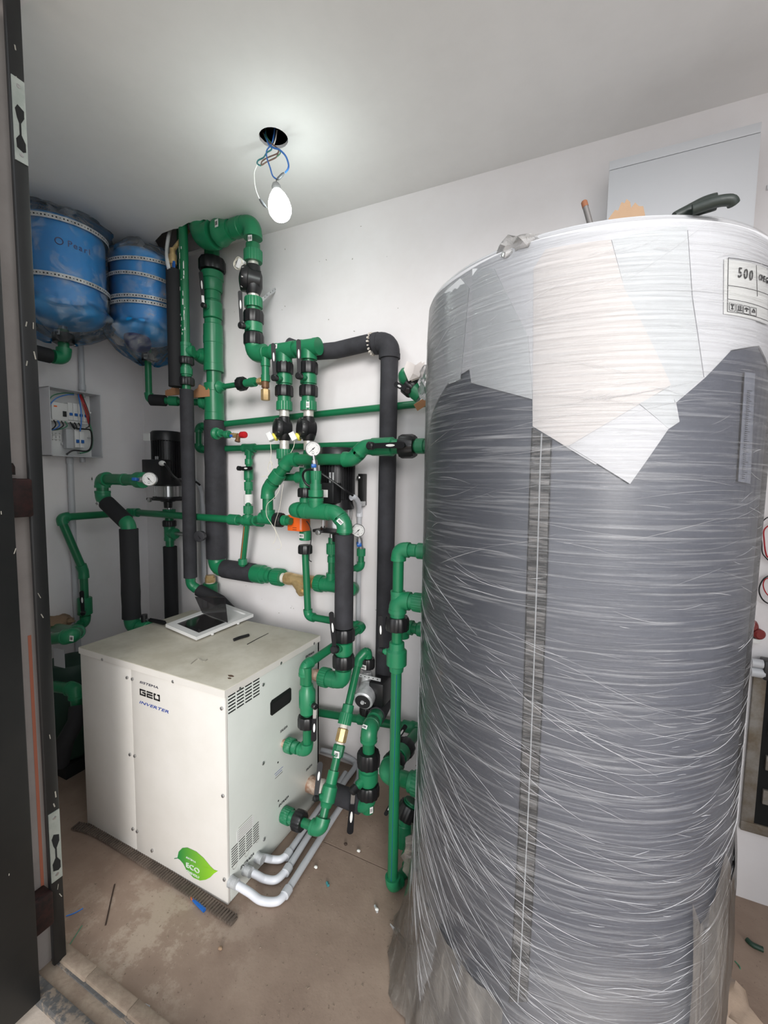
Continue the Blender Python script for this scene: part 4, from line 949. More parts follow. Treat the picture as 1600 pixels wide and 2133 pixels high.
pipe(t, ds2.a, ds2.b, .0155); MB().sweep([ds2.v(1096)+Vector((-.0, -.0155, 0)), ds2.v(1163)+Vector((0, -.0155, 0))], .0025, 6).build('orange_stripe', mat('dull_orange', (170, 100, 60), .5), t); coll(t, ds2.v(1170), dZ, .023, .03)
# ---- gauge fitting and insulated drop ---------------------------------------
yG = 1.478; gx = at(717, 1210, y=yG).x
gz = lambda py: Vector((gx, yG, at(717, py, y=yG).z))
GP = lambda px, py: at(px, py, y=yG)
t = thing('insulated_drop', 'black insulated green pipe dropping to the heat pump, black union valve at its lower end', 'pipe', gz(1390))
hL = GP(612, 1066); hR = GP(700, 1064); hL.z = hR.z = (hL.z+hR.z)/2
bend = GP(716, 1090)
run(t, [hL+Vector((0, .15, 0)), hL, hR, Vector((gx, yG, gz(1090).z)), gz(1130)], .0245, L_=1.5)
tc_ = GP(658, 1064); tc_.z = hL.z; tee(t, tc_, dX, dZ, .0255, L_=2.4, rb=.024, Lb=.055)
foam(t, [gz(1113), gz(1307)], .0375, wob=.012)
nut(t, gz(1321), dZ, .046, .05); bvalve(t, gz(1348), dZ, .0375, .07); nut(t, gz(1376), dZ, .0455, .05); pipe(t, gz(1307), gz(1412), .0245)
eb = Vector((gx, yG, at(650, 1404, y=yG).z)); elbow(t, eb, dZ, -dX, .0255)
bx_ = L(Vector((BX1, yG, eb.z)), eb); pipe(t, bx_.b, bx_.a+dX*.05, .0255)
ribbed(t, bx_.a+dX*.075, dX, .040, .035); coll(t, bx_.a+dX*.105, dX, .033, .03)
MB().lathe(bx_.a, dX, [(0, .02), (.028, .02), (.028, .025), (.06, .024)], 16).build('taped_nipple', M['copper'], t)
sticker(t, Vector((gx, yG, gz(1090).z))+Vector((.0, -.036, .01)), tocam(bend), (1, 0, 1), .024, .016)
lever(t, at(697, 1353, y=yG-.075), at(690, 1275, y=yG-.085), .02, .1, .016, gz(1350), .015)
gt_ = thing('pressure_gauge', 'large steel pressure gauge on the blue-handled cock above the S-shaped green tee', 'gauge', tc_+dZ*.06)
gv = lambda py: Vector((tc_.x, yG, at(658, py, y=yG).z))
reducer(gt_, gv(1036), dZ, [(0, .027), (.004, .031), (.03, .031), (.03, .024), (.055, .024), (.055, .020), (.075, .020)], 'reducer'); ribbed(gt_, gv(990), dZ, .0215, .035, name='ribbed_socket')
def gauge(t, gc, stem_base, rad, cocky, blue=True, nrm=None, ang=-.8):
    nrm = (Vector(nrm) if nrm is not None else Vector((gc.x*-1, -1.3, -.12))).normalized(); up = (dZ-nrm*nrm.z).normalized(); rt = up.cross(nrm)
    sb = Vector(stem_base)
    MB().lathe(sb, gc-sb, [(0, .011), (.03, .011), (.03, .013), (.05, .013), (.05, .007), ((gc-sb).length-rad*.8, .007)], 8).build('cock_body', M['steel'], t)
    MB().box(sb+(gc-sb).normalized()*.028+nrm*.018-rt*.007, (.020, .014, .042), Matrix((rt, up, nrm)).transposed(), .003).build('blue_handle', M['blue'], t)
    o = MB().lathe(gc-nrm*.014, nrm, [(-.006, rad*.8), (-.004, rad*.93), (.010, rad*.93), (.010, rad), (.018, rad), (.020, rad*.9), (.0165, rad*.88)], 36).build('case', M['steel'], t)
    MB().lathe(gc-nrm*.014, nrm, [(.012, rad*.89), (.0172, rad*.89)], 36).build('dial', M['label'], o)
    mb = MB()
    for k in range(25):
        a = math.radians(225-270*k/24); d_ = rt*math.cos(a)+up*math.sin(a); l_ = .16 if k % 4 == 0 else .08
        mb.sweep([gc+nrm*.0034+d_*rad*.78, gc+nrm*.0034+d_*rad*(.78-l_)], .0005, 4)
    for k in range(3): mb.box(gc+nrm*.0034-up*rad*.42+rt*(k-1)*rad*.13+up*(k % 2)*rad*.08, (rad*.08, rad*.06, .0006), Matrix((rt, up, nrm)).transposed())
    mb.box(gc+nrm*.0034-up*rad*.62, (rad*.3, rad*.06, .0006), Matrix((rt, up, nrm)).transposed())
    mb.build('dial_marks', M['ink'], o)
    d_ = rt*math.cos(ang)+up*math.sin(ang); mb = MB(); mb.sweep([gc+nrm*.0045-d_*rad*.62, gc+nrm*.0045, gc+nrm*.0045+d_*rad*.3], [.0004, .0013, .0013], 6)
    mb.lathe(gc+nrm*.0038, nrm, [(0, .0028), (.002, .0028)], 12); mb.build('needle', M['ink'], o)
gauge(gt_, at(652, 935, y=yG-.012), gv(984), .031, 0, ang=.75)
g2_ = at(752, 1182, y=1.62); gb_ = at(752, 1150, y=1.62); gb_.x = g2_.x
t = thing('pressure_gauge', 'second steel pressure gauge with blue cock just right of the black insulated drop pipe', 'gauge', gb_)
run(t, [at(722, 1186, y=1.64), g2_, gb_], .013, L_=1.9); ribbed(t, gb_, dZ, .0185, .032, name='ribbed_socket')
gauge(t, at(746, 1105, y=1.60), gb_+dZ*.012, .028, 0, ang=.75)
# ---- booster pumps -------------------------------------------------------------
def pump(t, x, y, zb, zf, zt, rm, rb, capz, tbox, lab_w=.03, cap=True):
    c0 = Vector((x, y, 0))
    A_ = lambda z: Vector((x, y, z))
    # motor with cooling fins
    MB().lathe(A_(zf+.02), dZ, [(0, rm*.86), (zt-zf-.03, rm*.86)], 28).build('motor', M['black'], t)
    mb = MB()
    for k in range(34):
        a = 2*PI*k/34; d_ = Vector((math.cos(a), math.sin(a), 0)); mb.box(A_((zf+.035+zt-.03)/2)+d_*rm*.92, (rm*.2, .003, (zt-.03)-(zf+.035)), Matrix.Rotation(a, 3, 'Z'))
    o = mb.build('cooling_fin', M['black'], t, flat=True); o['kind'] = 'stuff'
    MB().lathe(A_(zt-.045), dZ, [(0, rm*1.0), (.003, rm*1.05), (.045, rm*1.05), (.055, rm*.95)], 32).build('fan_cover', M['black'], t)
    MB().lathe(A_(zf), dZ, [(-.012, rb*1.1), (-.01, rb*1.35), (.0, rb*1.35), (.015, rm*.9), (.03, rm*.88)], 28).build('flange', M['black'], t)
    MB().lathe(A_(zb), dZ, [(0, rb), (zf-zb, rb)], 32).build('steel_sleeve', M['steel'], t)
    for k in range(4):
        a = PI/4+k*PI/2; MB().lathe(Vector((x+math.cos(a)*rb*1.16, y+math.sin(a)*rb*1.16, zb-.01)), dZ, [(0, .0035), (zf-zb+.015, .0035)], 8).build('tie_rod', M['steel'], t)
    MB().lathe(A_(zb-.03), dZ, [(0, rb*.6), (.006, rb*.75), (.014, rb*1.05), (.016, rb*1.35), (.03, rb*1.35)], 28).build('base_casting', M['black'], t)
    mb = MB(); mb.bb((x-rb*1.6, y-rb*1.2, zb-.022), (x+rb*1.6, y+rb*.9, zb-.008), .004); mb.build('base_plate', M['black'], t)
    MB().lathe((x-rb*.95, y-rb*1.2, zb-.020), (0, -1, 0), [(0, .012), (.012, .012), (.014, .006)], 14).build('bolt', M['steel'], t)
    MB().lathe(A_(zb-.065), dZ, [(0, .022), (.036, .024)], 20).build('neck', M['black'], t)
    bx0, bx1, bz0, bz1 = tbox
    MB().bb((bx0, y-rm*1.45, bz0), (bx1, y-rm*.6, bz1), .004).build('terminal_box', M['black'], t)
    mb = MB()
    for xx in (x+rm*.15, x+rm*.35): MB().box((xx, y-rm*1.02, zf+.11), (.008, .004, .085)).build('nameplate', M['galv'], t)
ypu = 1.68; pxx = at(703, 1010, y=ypu).x
t = thing('booster_pump', 'black finned booster pump on the back wall beside the large gauge', 'pump', (pxx, ypu, at(703, 1113, y=ypu).z))
zz = lambda py: at(703, py, y=ypu).z
b0, b1 = at(668, 1047, y=ypu-.1), at(698, 1006, y=ypu-.1)
pump(t, pxx, ypu, zz(1098), zz(1055), zz(938), .078, .056, 0, (b0.x, b1.x, b0.z, b1.z))
MB().bb((b0.x+.012, ypu-.1142, b0.z+.025), (b0.x+.045, ypu-.1132, b1.z-.03)).build('box_label', M['label'], t)
k0, k1 = at(739, 1052, y=1.79), at(760, 987, y=1.79)
MB().bb((pxx+.05, 1.78, k0.z), (k1.x, D-.001, k1.z), .002).build('wall_bracket', M['steelblack'], t)
MB().lathe((at(747, 995, y=1.78).x, 1.782, at(747, 995, y=1.78).z), (0, -1, 0), [(0, .009), (.006, .009), (.009, .004)], 14).build('bolt', M['steel'], t)
MB().bb((at(754, 1040, y=1.79).x, 1.755, k0.z-.002), (k1.x+.002, 1.80, k0.z+.02), .002).build('bracket_foot', M['galv'], t)
t = thing('pump_cable', 'black cable looping from behind the gauge cock across the booster pump into the white conduit', 'cable', at(700, 1000, y=1.53))
wire('cable', [at(x, y, y=yy) for x, y, yy in ((652, 1016, 1.56), (638, 1008, 1.55), (631, 993, 1.54), (634, 982, 1.53), (645, 978, 1.52), (660, 982, 1.52), (675, 990, 1.53), (700, 1007, 1.55), (720, 1022, 1.57), (735, 1032, 1.62))], .005, M['black'], t)
t = thing('pump_conduit', 'white flexible conduit bend and straight grey tube down the back wall behind the drop pipe', 'conduit', at(746, 1200, y=1.77))
wire('flexible_bend', [at(x, y, y=yy) for x, y, yy in ((731, 1037, 1.66), (738, 1036, 1.68), (745, 1044, 1.72), (748, 1056, 1.76), (748, 1066, 1.785))], .0125, M['condl'], t, n=14)
cdt = vert(747, 1060, 1400, 1.79); cdt.b.z = .40
pipe(t, cdt.v(1062), cdt.b, .0115, M['cond'], 'tube'); coll(t, cdt.v(1068), dZ, .0145, .04, 'socket', M['condl'])
# pump 2
y2 = 1.715; px2 = at(348, 960, y=y2).x
t = thing('booster_pump', 'black booster pump in the dark wall corner behind the small tilted gauge', 'pump', (px2, y2, at(348, 1040, y=y2).z))
zz = lambda py: at(348, py, y=y2).z
b0, b1 = at(301, 1009, y=y2-.1), at(338, 957, y=y2-.1)
pump(t, px2, y2, zz(1034), zz(1008), zz(903), .078, .058, 0, (b0.x, b1.x, b0.z, b1.z))
MB().bb((px2-.078, y2-.086, zz(920)), (px2-.03, y2-.079, zz(905))).build('cap_label', M['label'], t)
gl0 = at(338, 965, y=y2-.12); MB().lathe(gl0, (1, -.2, 0), [(-.016, .012), (0, .015), (.012, .013), (.02, .009)], 12).build('cable_gland', M['label'], t)
wire('cable', [gl0+Vector((.015, 0, 0)), at(350, 975, y=y2-.13), at(362, 992, y=y2-.13), at(385, 1006, y=y2-.09), at(405, 1003, y=y2-.02), at(416, 1010, y=1.70)], .006, M['black'], t)
t = thing('pump_riser', 'green union and black insulated pipe under the corner booster pump', 'pipe', at(357, 1290, y=y2))
c2 = vert(355, 1050, 1290, y2); MB().lathe(c2.v(1060), dZ, [(-.01, .014), (.03, .014), (.032, .02)], 16).build('steel_neck', M['steel'], t)
ribbed(t, c2.v(1068), dZ, .034, .04); pipe(t, c2.v(1070), c2.v(1150), .023); nut(t, c2.v(1090), dZ, .037, .035); tee(t, c2.v(1110), dZ, (1, -.1, 0), .023, L_=1.9, Lb=.055); foam(t, [c2.v(1138), c2.v(1300)+Vector((0, 0, -.5))], .0375, M['foamd'])
gq = at(416, 1117, y=1.60); t = thing('pressure_gauge', 'dark old pressure gauge seen between the two insulated risers', 'gauge', gq)
pipe(t, c2.v(1110)+Vector((.05, 0, 0)), gq+Vector((0, .02, 0)), .012, M['steel'], 'nipple')
o = MB().lathe(gq, (.3, -.9, .0), [(-.02, .026), (0, .0285), (.008, .0285), (.009, .024)], 28).build('case', mat('dark_case', (70, 70, 74), .4, .5), t); MB().box(gq+Vector((.003, -.0095, 0)), (.032, .001, .004), Matrix.Rotation(.8, 3, 'Y')).build('needle', M['ink'], t)
t = thing('rear_conduit', 'grey flexible conduit and flat tube between the insulated risers at the corner', 'conduit', at(422, 1200, y=1.77))
wire('flexible_bend', [at(x, y, y=1.775) for x, y in ((405, 1000), (412, 1008), (419, 1022), (421, 1040), (422, 1060))], .012, M['cond'], t, n=12); q = at(422, 1050, y=1.775); pipe(t, q, Vector((q.x, 1.775, .5)), .014, M['cond'], 'tube')
# ---- insulated column near corner ----------------------------------------------
yI = 1.61; t = thing('insulated_column', 'slim black insulated pipe column left of the main riser, green valve above and bend below', 'pipe', at(392, 1215, y=yI))
ci = vert(392, 730, 1205, yI); pipe(t, Vector((ci.a.x, yI, H+.2)), ci.v(1210), .0215)
tee(t, ci.v(732), dZ, dX+dY*.5, .0215, L_=1.9); nut(t, ci.v(752), dZ, .039, .036); bvalve(t, ci.v(774), dZ, .031, .05); nut(t, ci.v(795), dZ, .039, .038)
foam(t, [ci.v(812), ci.v(1203)], .0335, wob=.012)
lever(t, ci.v(774)+Vector((-.062, -.03, 0)), ci.v(728)+Vector((-.066, -.035, 0)), .02, .1, .012, ci.v(774), .012)
eI = ci.v(1218); nx = Vector((.75, .35, -.55)); elbow(t, eI, dZ, nx, .0215, 1.15, 1.9); fe = eI+nx.normalized()*.05
foam(t, [fe, fe+Vector((.12, .03, -.05)), fe+Vector((.24, .06, -.16))], .032, M['foamd'])
brn = thing('riser_link', 'short green link with reducer between the slim column and the main riser', 'pipe', ci.v(732))
lk_ = [ci.v(732)+Vector((.03, .02, 0)), c.v(738)+Vector((-.05, -.02, 0))] if False else None
ma = ci.v(732); mb_ = Vector((vert(447, 540, 1180, YW).v(738).x-.06, YW-.02, ma.z)); pipe(brn, ma, mb_, .018); dd = mb_-ma; coll(brn, ma+dd*.5, dd, .023, .025); reducer(brn, ma+dd*.62, dd, [(0, .024), (.01, .028), (.03, .033), (.05, .036)], 'reducer')
# paint scrapes on green column
mb = MB(); random.seed(5)
for k in range(26):
    z_ = ci.v(random.uniform(520, 700)).z; a = random.uniform(-2.3, -.7); p = Vector((ci.a.x+.0217*math.cos(a), yI+.0217*math.sin(a), z_)); mb.box(p, (.001, random.uniform(.002, .006), random.uniform(.004, .03)), Matrix.Rotation(a, 3, 'Z'))
o = mb.build('paint_splashes', M['label'], t); o['kind'] = 'stuff'
mp = vert(447, 540, 1180, YW)
# other riser pipes through ceiling opening
t = thing('dark_riser', 'dark green pipe riser half hidden behind the slim insulated column', 'pipe', at(383, 720, y=1.60))
cq = vert(381, 560, 800, 1.69); pipe(t, Vector((cq.a.x, 1.69, H+.2)), Vector((cq.a.x, 1.69, cq.b.z-.2)), .020)
yF_ = 1.575; t = thing('foam_riser', 'black foam covered pipe hanging beside the second blue vessel', 'pipe', at(363, 805, y=yF_))
cf = vert(363, 565, 805, yF_); foam(t, [cf.v(562), cf.v(678), cf.v(683), cf.v(806)], .0325, M['foamd']); 
MB().lathe(cf.v(562), dZ, [(0, .012), (.025, .014), (.025, .019), (.07, .019), (.07, .014), (.10, .014)], 10).build('brass_end', M['brass'], t)
MB().bb(cf.v(562)+Vector((.008, -.012, .0)), cf.v(562)+Vector((.022, -.002, .035)), .002).build('blue_tag', M['blue'], t)
wire('white_hose', [at(x, y, y=yF_+dy) for x, y, dy in ((352, 560, -.03), (348, 540, -.02), (348, 515, .02), (351, 494, .05), (354, 478, .08), (356, 465, .10))], .009, M['white'], t, n=12)
pipe(t, cf.v(562)+dZ*.09, cf.v(562)+Vector((.02, .08, .22)), .010, M['brass'], 'tube')
for (x0, x1, y0, y1, lab) in ((346, 379, 805, 822, 'torn brown cardboard piece stuck below the black foam riser'), (405, 437, 800, 826, 'torn brown cardboard piece between the slim column and main riser')):
    a_, b_ = at(x0, y1+3, y=1.70 if x0 > 380 else 1.655), at(x1, y0, y=1.70 if x0 > 380 else 1.655); yy = a_.y; n_ = 14; top_ = []
    for i in range(n_+1): u = i/n_; top_.append((a_.x+(b_.x-a_.x)*u, a_.z+(b_.z-a_.z)*(.55+.35*math.sin(PI*u)+random.uniform(-.1, .15))))
    pl__ = [(a_.x, a_.z), (b_.x, a_.z)]+top_[::-1]
    tag(MB().prism([(x, z) for x, z in pl__], (0, yy, 0), (1, 0, 0), (0, 0, 1), .005).build('cardboard_piece', M['card']), lab, 'cardboard')
# ---- vessel pipes --------------------------------------------------------------
XV = -2.29; XV2 = -2.17
v1 = at(132, 705, x=XV); v2 = at(308, 745, x=XV2)
t = thing('vessel_pipe', 'green pipe from under the second blue vessel running right to the main riser', 'pipe', v2)
e3 = Vector((v2.x, v2.y, at(306, 832, x=XV2).z)); pipe(t, v2+dZ*.06, e3, .017); o_ = nut(t, v2, dZ, .030, .04); sticker(t, v2+Vector((.018, -.026, 0)), (.4, -1, 0), dZ, .02, .024)
tr = Vector((mp.v(838).x-.05, YW, mp.v(838).z)); elbow(t, e3, dZ, tr-e3, .017); pipe(t, e3, tr, .018); l4 = L(e3, tr); foam(t, [l4.h(314), l4.h(345)], .030, M['foamd']); coll(t, l4.h(362), tr-e3, .026, .05); coll(t, l4.h(425), tr-e3, .029, .05)
t = thing('vessel_pipe', 'green elbow and foam pipe from under the large blue vessel beside the door', 'pipe', v1)
e4 = Vector((v1.x, v1.y, at(133, 748, x=XV).z)); pipe(t, v1+dZ*.04, e4, .023); nut(t, v1, dZ, .045, .045); sticker(t, v1+Vector((.02, -.038, .016)), (.4, -1, 0), dZ, .028, .022)
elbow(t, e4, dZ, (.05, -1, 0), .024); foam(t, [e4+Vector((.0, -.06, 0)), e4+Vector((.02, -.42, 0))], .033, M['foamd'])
# expansion vessels
def vessel(cx_, cy_, zb, zt, R_, lab, name_txt):
    t = thing('expansion_vessel', lab, 'pressure vessel', (cx_, cy_, zb))
    h = zt-zb; pr = []
    for i in range(7): a = i/6*PI/2; pr.append((.075*(1-math.cos(a)), R_*.25+R_*.75*math.sin(a)))
    pr += [(.08, R_), (h-.07, R_)]
    for i in range(1, 7): a = i/6*PI/2; pr.append((h-.07+.07*math.sin(a), R_*.3+R_*.7*math.cos(a)))
    MB().lathe((cx_, cy_, zb), dZ, pr, 48).build('shell', M['vessel'], t, ang=50)
    MB().lathe((cx_, cy_, zb-.05), dZ, [(0, .018), (.055, .018)], 16).build('stub', M['steel'], t)
    return t
def strap(parent, cx_, cy_, z, R_, tilt=0, w_=.020, name='perforated_strap', wall=True):
    n = 72; vs = []
    mb = MB(); R2 = R_+.0015
    for k in range(n):
        a = 2*PI*k/n; zz_ = z+tilt*math.sin(a); 
        for dr, dz_ in ((0, -w_/2), (0, w_/2), (.0016, w_/2), (.0016, -w_/2)): vs.append((cx_+(R2+dr)*math.cos(a), cy_+(R2+dr)*math.sin(a), zz_+dz_))
    fs = []
    for k in range(n):
        k2 = (k+1) % n
        for j in range(4): j2 = (j+1) % 4; fs.append((k*4+j, k*4+j2, k2*4+j2, k2*4+j))
    mb.add(vs, fs); mb.m = 1; nh = int(2*PI*R_/.013)
    for k in range(nh):
        a = 2*PI*k/nh
        if not (-2.9 < (a if a < PI else a-2*PI) < 1.0): continue
        d_ = Vector((math.cos(a), math.sin(a), 0)); rr = .0034 if k % 3 else .0022
        mb.lathe(Vector((cx_, cy_, z+tilt*math.sin(a)))+d_*(R2+.0012), d_, [(0, rr), (.0009, rr)], 8)
    return mb.build(name, [M['galv'], M['ink']], parent)
def bag(parent, cx_, cy_, z0, z1, R_, zbot, ztop, seed):
    random.seed(seed); n = 72; prof = []; nz = 26
    for i in range(nz+1):
        z = zbot+(ztop-zbot)*i/nz
        if z < z0: s = (z-zbot)/(z0-zbot); rr = .05+(R_-.01)*min(1, s*1.25)**.7*.95
        elif z > z1-.05: s = (z-(z1-.05))/(ztop-(z1-.05)); rr = (R_+.012)*(1-s)**.55*.97+.02
        else: rr = R_+.008
        prof.append((z, rr))
    vs = []; ph = [random.uniform(0, 6) for _ in range(5)]
    for z, rr in prof:
        for k in range(n):
            a = 2*PI*k/n; loose = 0 if z0+.03 < z < z1-.06 else 1
            w_ = .0035*abs(math.sin(a*9+z*30+ph[0]))+loose*(.012*math.sin(a*5+ph[1]+z*9)+.008*math.sin(a*13+ph[2]-z*20)+random.uniform(-.003, .003)); q = max(rr+w_, .03)
            vs.append((cx_+q*math.cos(a), cy_+q*math.sin(a), z+loose*.012*math.sin(a*4+ph[3])))
    m_ = len(prof); fs = [(i*n+k, i*n+(k+1) % n, (i+1)*n+(k+1) % n, (i+1)*n+k) for i in range(m_-1) for k in range(n)]
    return MB().add(vs, fs).build('plastic_bag', M['bag'], parent, ang=28)
za1, zb1 = at(140, 455, x=XV+.1).z, at(130, 684, x=XV).z
VR = .182; vy1 = v1.y+.0; vy2 = v2.y-.01
x1v, x2v = XV, XV2
z1b = v1.z+.055; z1t = z1b+.50
t = vessel(x1v, vy1, z1b, min(z1t, 2.60), VR, 'larger looking blue expansion vessel in a clear bag nearest the door, two metal straps', '')
strap(t, x1v, vy1, z1b+.405, VR+.013, .006); strap(t, x1v, vy1, z1b+.165, VR+.013, .004)
bag(t, x1v, vy1, z1b+.05, z1b+.50, VR, z1b-.075, 2.655, 2)
# faint maker's lettering curved on the shell
def vtext(s, cx_, cy_, R_, a0, z, h, m, parent):
    a = a0
    for ch in s:
        d_ = Vector((math.cos(a), math.sin(a), 0)); p = Vector((cx_, cy_, z))+d_*(R_+.0008); text(parent, ch, p, Vector((-math.sin(a), math.cos(a), 0)), dZ, h, m); a += h*.82/R_
vtext('Pearl', x1v, vy1, VR, math.radians(-20), z1b+.30, .026, M['vesselink'], t)
p = Vector((x1v, vy1, z1b+.312)); a = math.radians(-29); d_ = Vector((math.cos(a), math.sin(a), 0)); u_ = Vector((-math.sin(a), math.cos(a), 0))
MB().sweep([p+d_*(VR+.001)+u_*.014*math.cos(k/14*2*PI)+dZ*.014*math.sin(k/14*2*PI) for k in range(15)], .0022, 6).build('round_emblem', M['vesselink'], t)
z2b = v2.z+.07
t = vessel(x2v, vy2, z2b, z2b+.455, .162, 'blue expansion vessel in a torn clear bag in the wall corner, four metal straps', '')
for z_, tl in ((.375, .02), (.285, -.004), (.19, .010), (.165, .012)): strap(t, x2v, vy2, z2b+z_, .171, tl, .018)
bag(t, x2v, vy2, z2b+.05, z2b+.455, .158, z2b-.10, 2.64, 9)
MB().lathe((x2v+.02, vy2-.06, z2b+.0), (.2, -.6, -.5), [(0, .07), (.03, .055), (.05, .03), (.055, .01)], 20).build('uncovered_dome', M['vesselink'], t, ang=60)
# ---- foam-run with small gauge at left -------------------------------------------
yA = 1.30
t = thing('corner_foam_pipe', 'green double bend with small gauge and black foam drop on the left wall side', 'pipe', at(267, 1290, y=yA))
g0, g1, g2, g3 = at(292, 1000, y=yA), at(213, 1002, y=yA), at(214, 1040, y=yA), at(268, 1092, y=yA)
g1.z = g0.z; g2.x = g1.x; g4 = Vector((g3.x, yA, at(265, 1302, y=yA).z)); 
run(t, [g0, g1, g2, g3, g4, g4+Vector((.12, .02, .0))], .0255, L_=1.6)
ribbed(t, g0, dX, .036, .045, name='end_socket'); coll(t, g1+(g0-g1)*.6, dX, .028, .02)
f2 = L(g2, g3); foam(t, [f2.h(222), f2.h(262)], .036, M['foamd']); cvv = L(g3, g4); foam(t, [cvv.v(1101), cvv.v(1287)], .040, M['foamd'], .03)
sticker(t, g1+Vector((-.02, -.034, 0)), (-.2, -1, 0), dZ, .016, .022); sticker(t, g2+Vector((.01, -.034, -.02)), (-.0, -1, -.3), (1, 0, .3), .016, .03)
gp = thing('pressure_gauge', 'small tilted steel gauge with blue cock at the left wall bend', 'gauge', g0)
gc = at(311, 998, y=yA-.03); gauge(gp, gc, g0+Vector((.0, -.02, 0)), .0305, 0, nrm=(.55, -.9, .1), ang=2.3)
vv = g4+Vector((.075, .01, 0)); t = thing('floor_ball_valve', 'small green ball valve with dark lever just behind the heat pump lid', 'valve', vv)
coll(t, vv, dX, .034, .06, 'valve_body'); MB().lathe(vv, dZ, [(0, .016), (.05, .014), (.065, .014)], 12).build('stem', M['black'], t)
lever(t, vv+dZ*.045, vv+Vector((.13, .01, .042)), .018, .25, .008, None, nrm=(0, -.5, 1), grip=False)
# ---- left low equipment -------------------------------------------------------
t = thing('grey_wall_conduit', 'grey plastic conduit running up and down the left wall through the breaker box', 'conduit', at(165, 760, x=-2.47))
ct = at(165, 720, x=-2.465); cb = at(172, 815, x=-2.465); pipe(t, Vector((-2.465, cb.y, H-.02)), Vector((-2.465, cb.y, cb.z-.03)), .0135, M['cond'], 'tube')
cb2 = at(146, 960, x=-2.465); pipe(t, Vector((-2.465, cb2.y, cb2.z+.03)), Vector((-2.465, cb2.y, .3)), .0145, M['cond'], 'tube')
coll(t, Vector((-2.465, cb2.y, cb2.z)), dZ, .0165, .03, 'socket', M['cond']); coll(t, Vector((-2.465, cb.y, cb.z+.02)), dZ, .0165, .03, 'socket', M['cond'])
q = at(172, 958, x=-2.45); coll(t, q, dZ, .013, .025, 'stub_socket', M['cond'])
# breaker box, open, on the left wall
xb = -2.395
p00, p10, p01, p11 = at(106, 950, x=xb), at(212, 953, x=xb), at(104, 805, x=xb), at(211.6, 822, x=xb)
ya, yb, z0, z1 = (p00.y+p01.y)/2, (p10.y+p11.y)/2, (p00.z+p10.z)/2, (p01.z+p11.z)/2
bk = thing('breaker_box', 'open white breaker box with coloured wiring on the left wall', 'electrical box', (-2.49, (ya+yb)/2, z0))
xw = XL+.002; wl = .004; pm = mat('box_plastic', (196, 196, 200), .45)
MB().bb((xw, ya, z0), (xw+.004, yb, z1)).build('back_panel', M['white'], bk)
MB().bb((xw, ya, z0), (xb, ya+wl, z1), .001).build('side_wall', pm, bk); MB().bb((xw, yb-wl, z0), (xb, yb, z1), .001).build('side_wall', pm, bk)
MB().bb((xw, ya, z0), (xb, yb, z0+wl), .001).build('bottom_wall', pm, bk); MB().bb((xw, ya, z1-wl), (xb, yb, z1), .001).build('top_wall', pm, bk)
def bq(u, v, d_=0): return Vector((xw+.004+d_, ya+(yb-ya)*u, z0+(z1-z0)*v))
def bbx(u0, v0, u1, v1, d0, d1, name, m, bev=.001): a = bq(u0, v0, d0); b = bq(u1, v1, d1); return MB().bb(a, b, bev).build(name, m, bk)
bbx(.1, .60, .86, .64, .0, .012, 'din_rail', M['galv']); bbx(.36, .18, .8, .22, .0, .012, 'din_rail', M['galv'])
bbx(.12, .54, .42, .80, .012, .050, 'residual_breaker', M['white']); 
for k in range(4): bbx(.43+k*.10, .56, .52+k*.10, .82, .012, .048, 'breaker', M['white']); bbx(.45+k*.10, .63, .50+k*.10, .67, .048, .056, 'toggle', M['blue'])
bbx(.16, .73, .22, .75, .050, .0515, 'orange_mark', M['orange']); bbx(.32, .60, .38, .68, .050, .058, 'test_toggle', M['ink'])
bbx(.10, .52, .84, .555, .03, .045, 'terminal_strip', M['label'])
bbx(.38, .13, .52, .42, .012, .045, 'grey_relay', M['cond']); 
for k in range(2): bbx(.54+k*.10, .15, .63+k*.10, .42, .012, .048, 'breaker', M['white']); bbx(.56+k*.10, .22, .61+k*.10, .27, .048, .056, 'toggle', M['blue'])
for k in range(2): bbx(.04, .26+k*.06, .36, .275+k*.06, .0, .010, 'neutral_bar', M['label'])
for k in range(5): bbx(.06+k*.07, .24, .07+k*.07, .36, .0, .010, 'bar_rib', M['label'])
for u, v in ((.92, .72), (.92, .32), (.7, .08), (.06, .08)): MB().lathe(bq(u, v, 0), (1, 0, 0), [(0, .005), (.03, .005), (.03, .0025)], 10).build('screw_post', M['label'], bk)
def bw(col, pts, r=.0028): wire('wire', [bq(*p) for p in pts], r, M[col], bk)
bw('w_blue', [(.55, .95, .05), (.4, .93, .06), (.2, .86, .065), (.08, .75, .06), (.05, .6, .05)]); bw('w_green', [(.55, .97, .05), (.3, .94, .055), (.1, .85, .055), (.03, .6, .05), (.03, .4, .04), (.1, .38, .04)])
for k in range(4): bw(('w_black', 'w_blue', 'w_black', 'w_green')[k], [(.15+k*.07, .53, .05), (.16+k*.07, .46, .06), (.11+k*.04, .40, .055), (.07+k*.01, .38, .04)])
bw('w_red', [(.66, .97, .05), (.68, .85, .065), (.74, .7, .066), (.8, .55, .06), (.88, .44, .05)], .0034); bw('w_red', [(.69, .97, .05), (.71, .83, .07), (.78, .68, .07), (.82, .5, .06)])
bw('w_black', [(.7, .98, .05), (.74, .82, .07), (.8, .65, .07), (.8, .5, .065), (.74, .46, .06)]); bw('w_blue', [(.64, .97, .05), (.62, .75, .075), (.62, .55, .075), (.62, .4, .06)], .0034)
bw('w_green', [(.72, .98, .05), (.8, .6, .06), (.86, .42, .06), (.86, .2, .06), (.78, .1, .06), (.6, .06, .06)], .0036); bw('w_black', [(.5, .5, .05), (.55, .44, .06), (.7, .44, .06), (.84, .42, .062), (.84, .2, .062), (.74, .1, .062), (.5, .1, .05), (.38, .03, .04)], .0042)
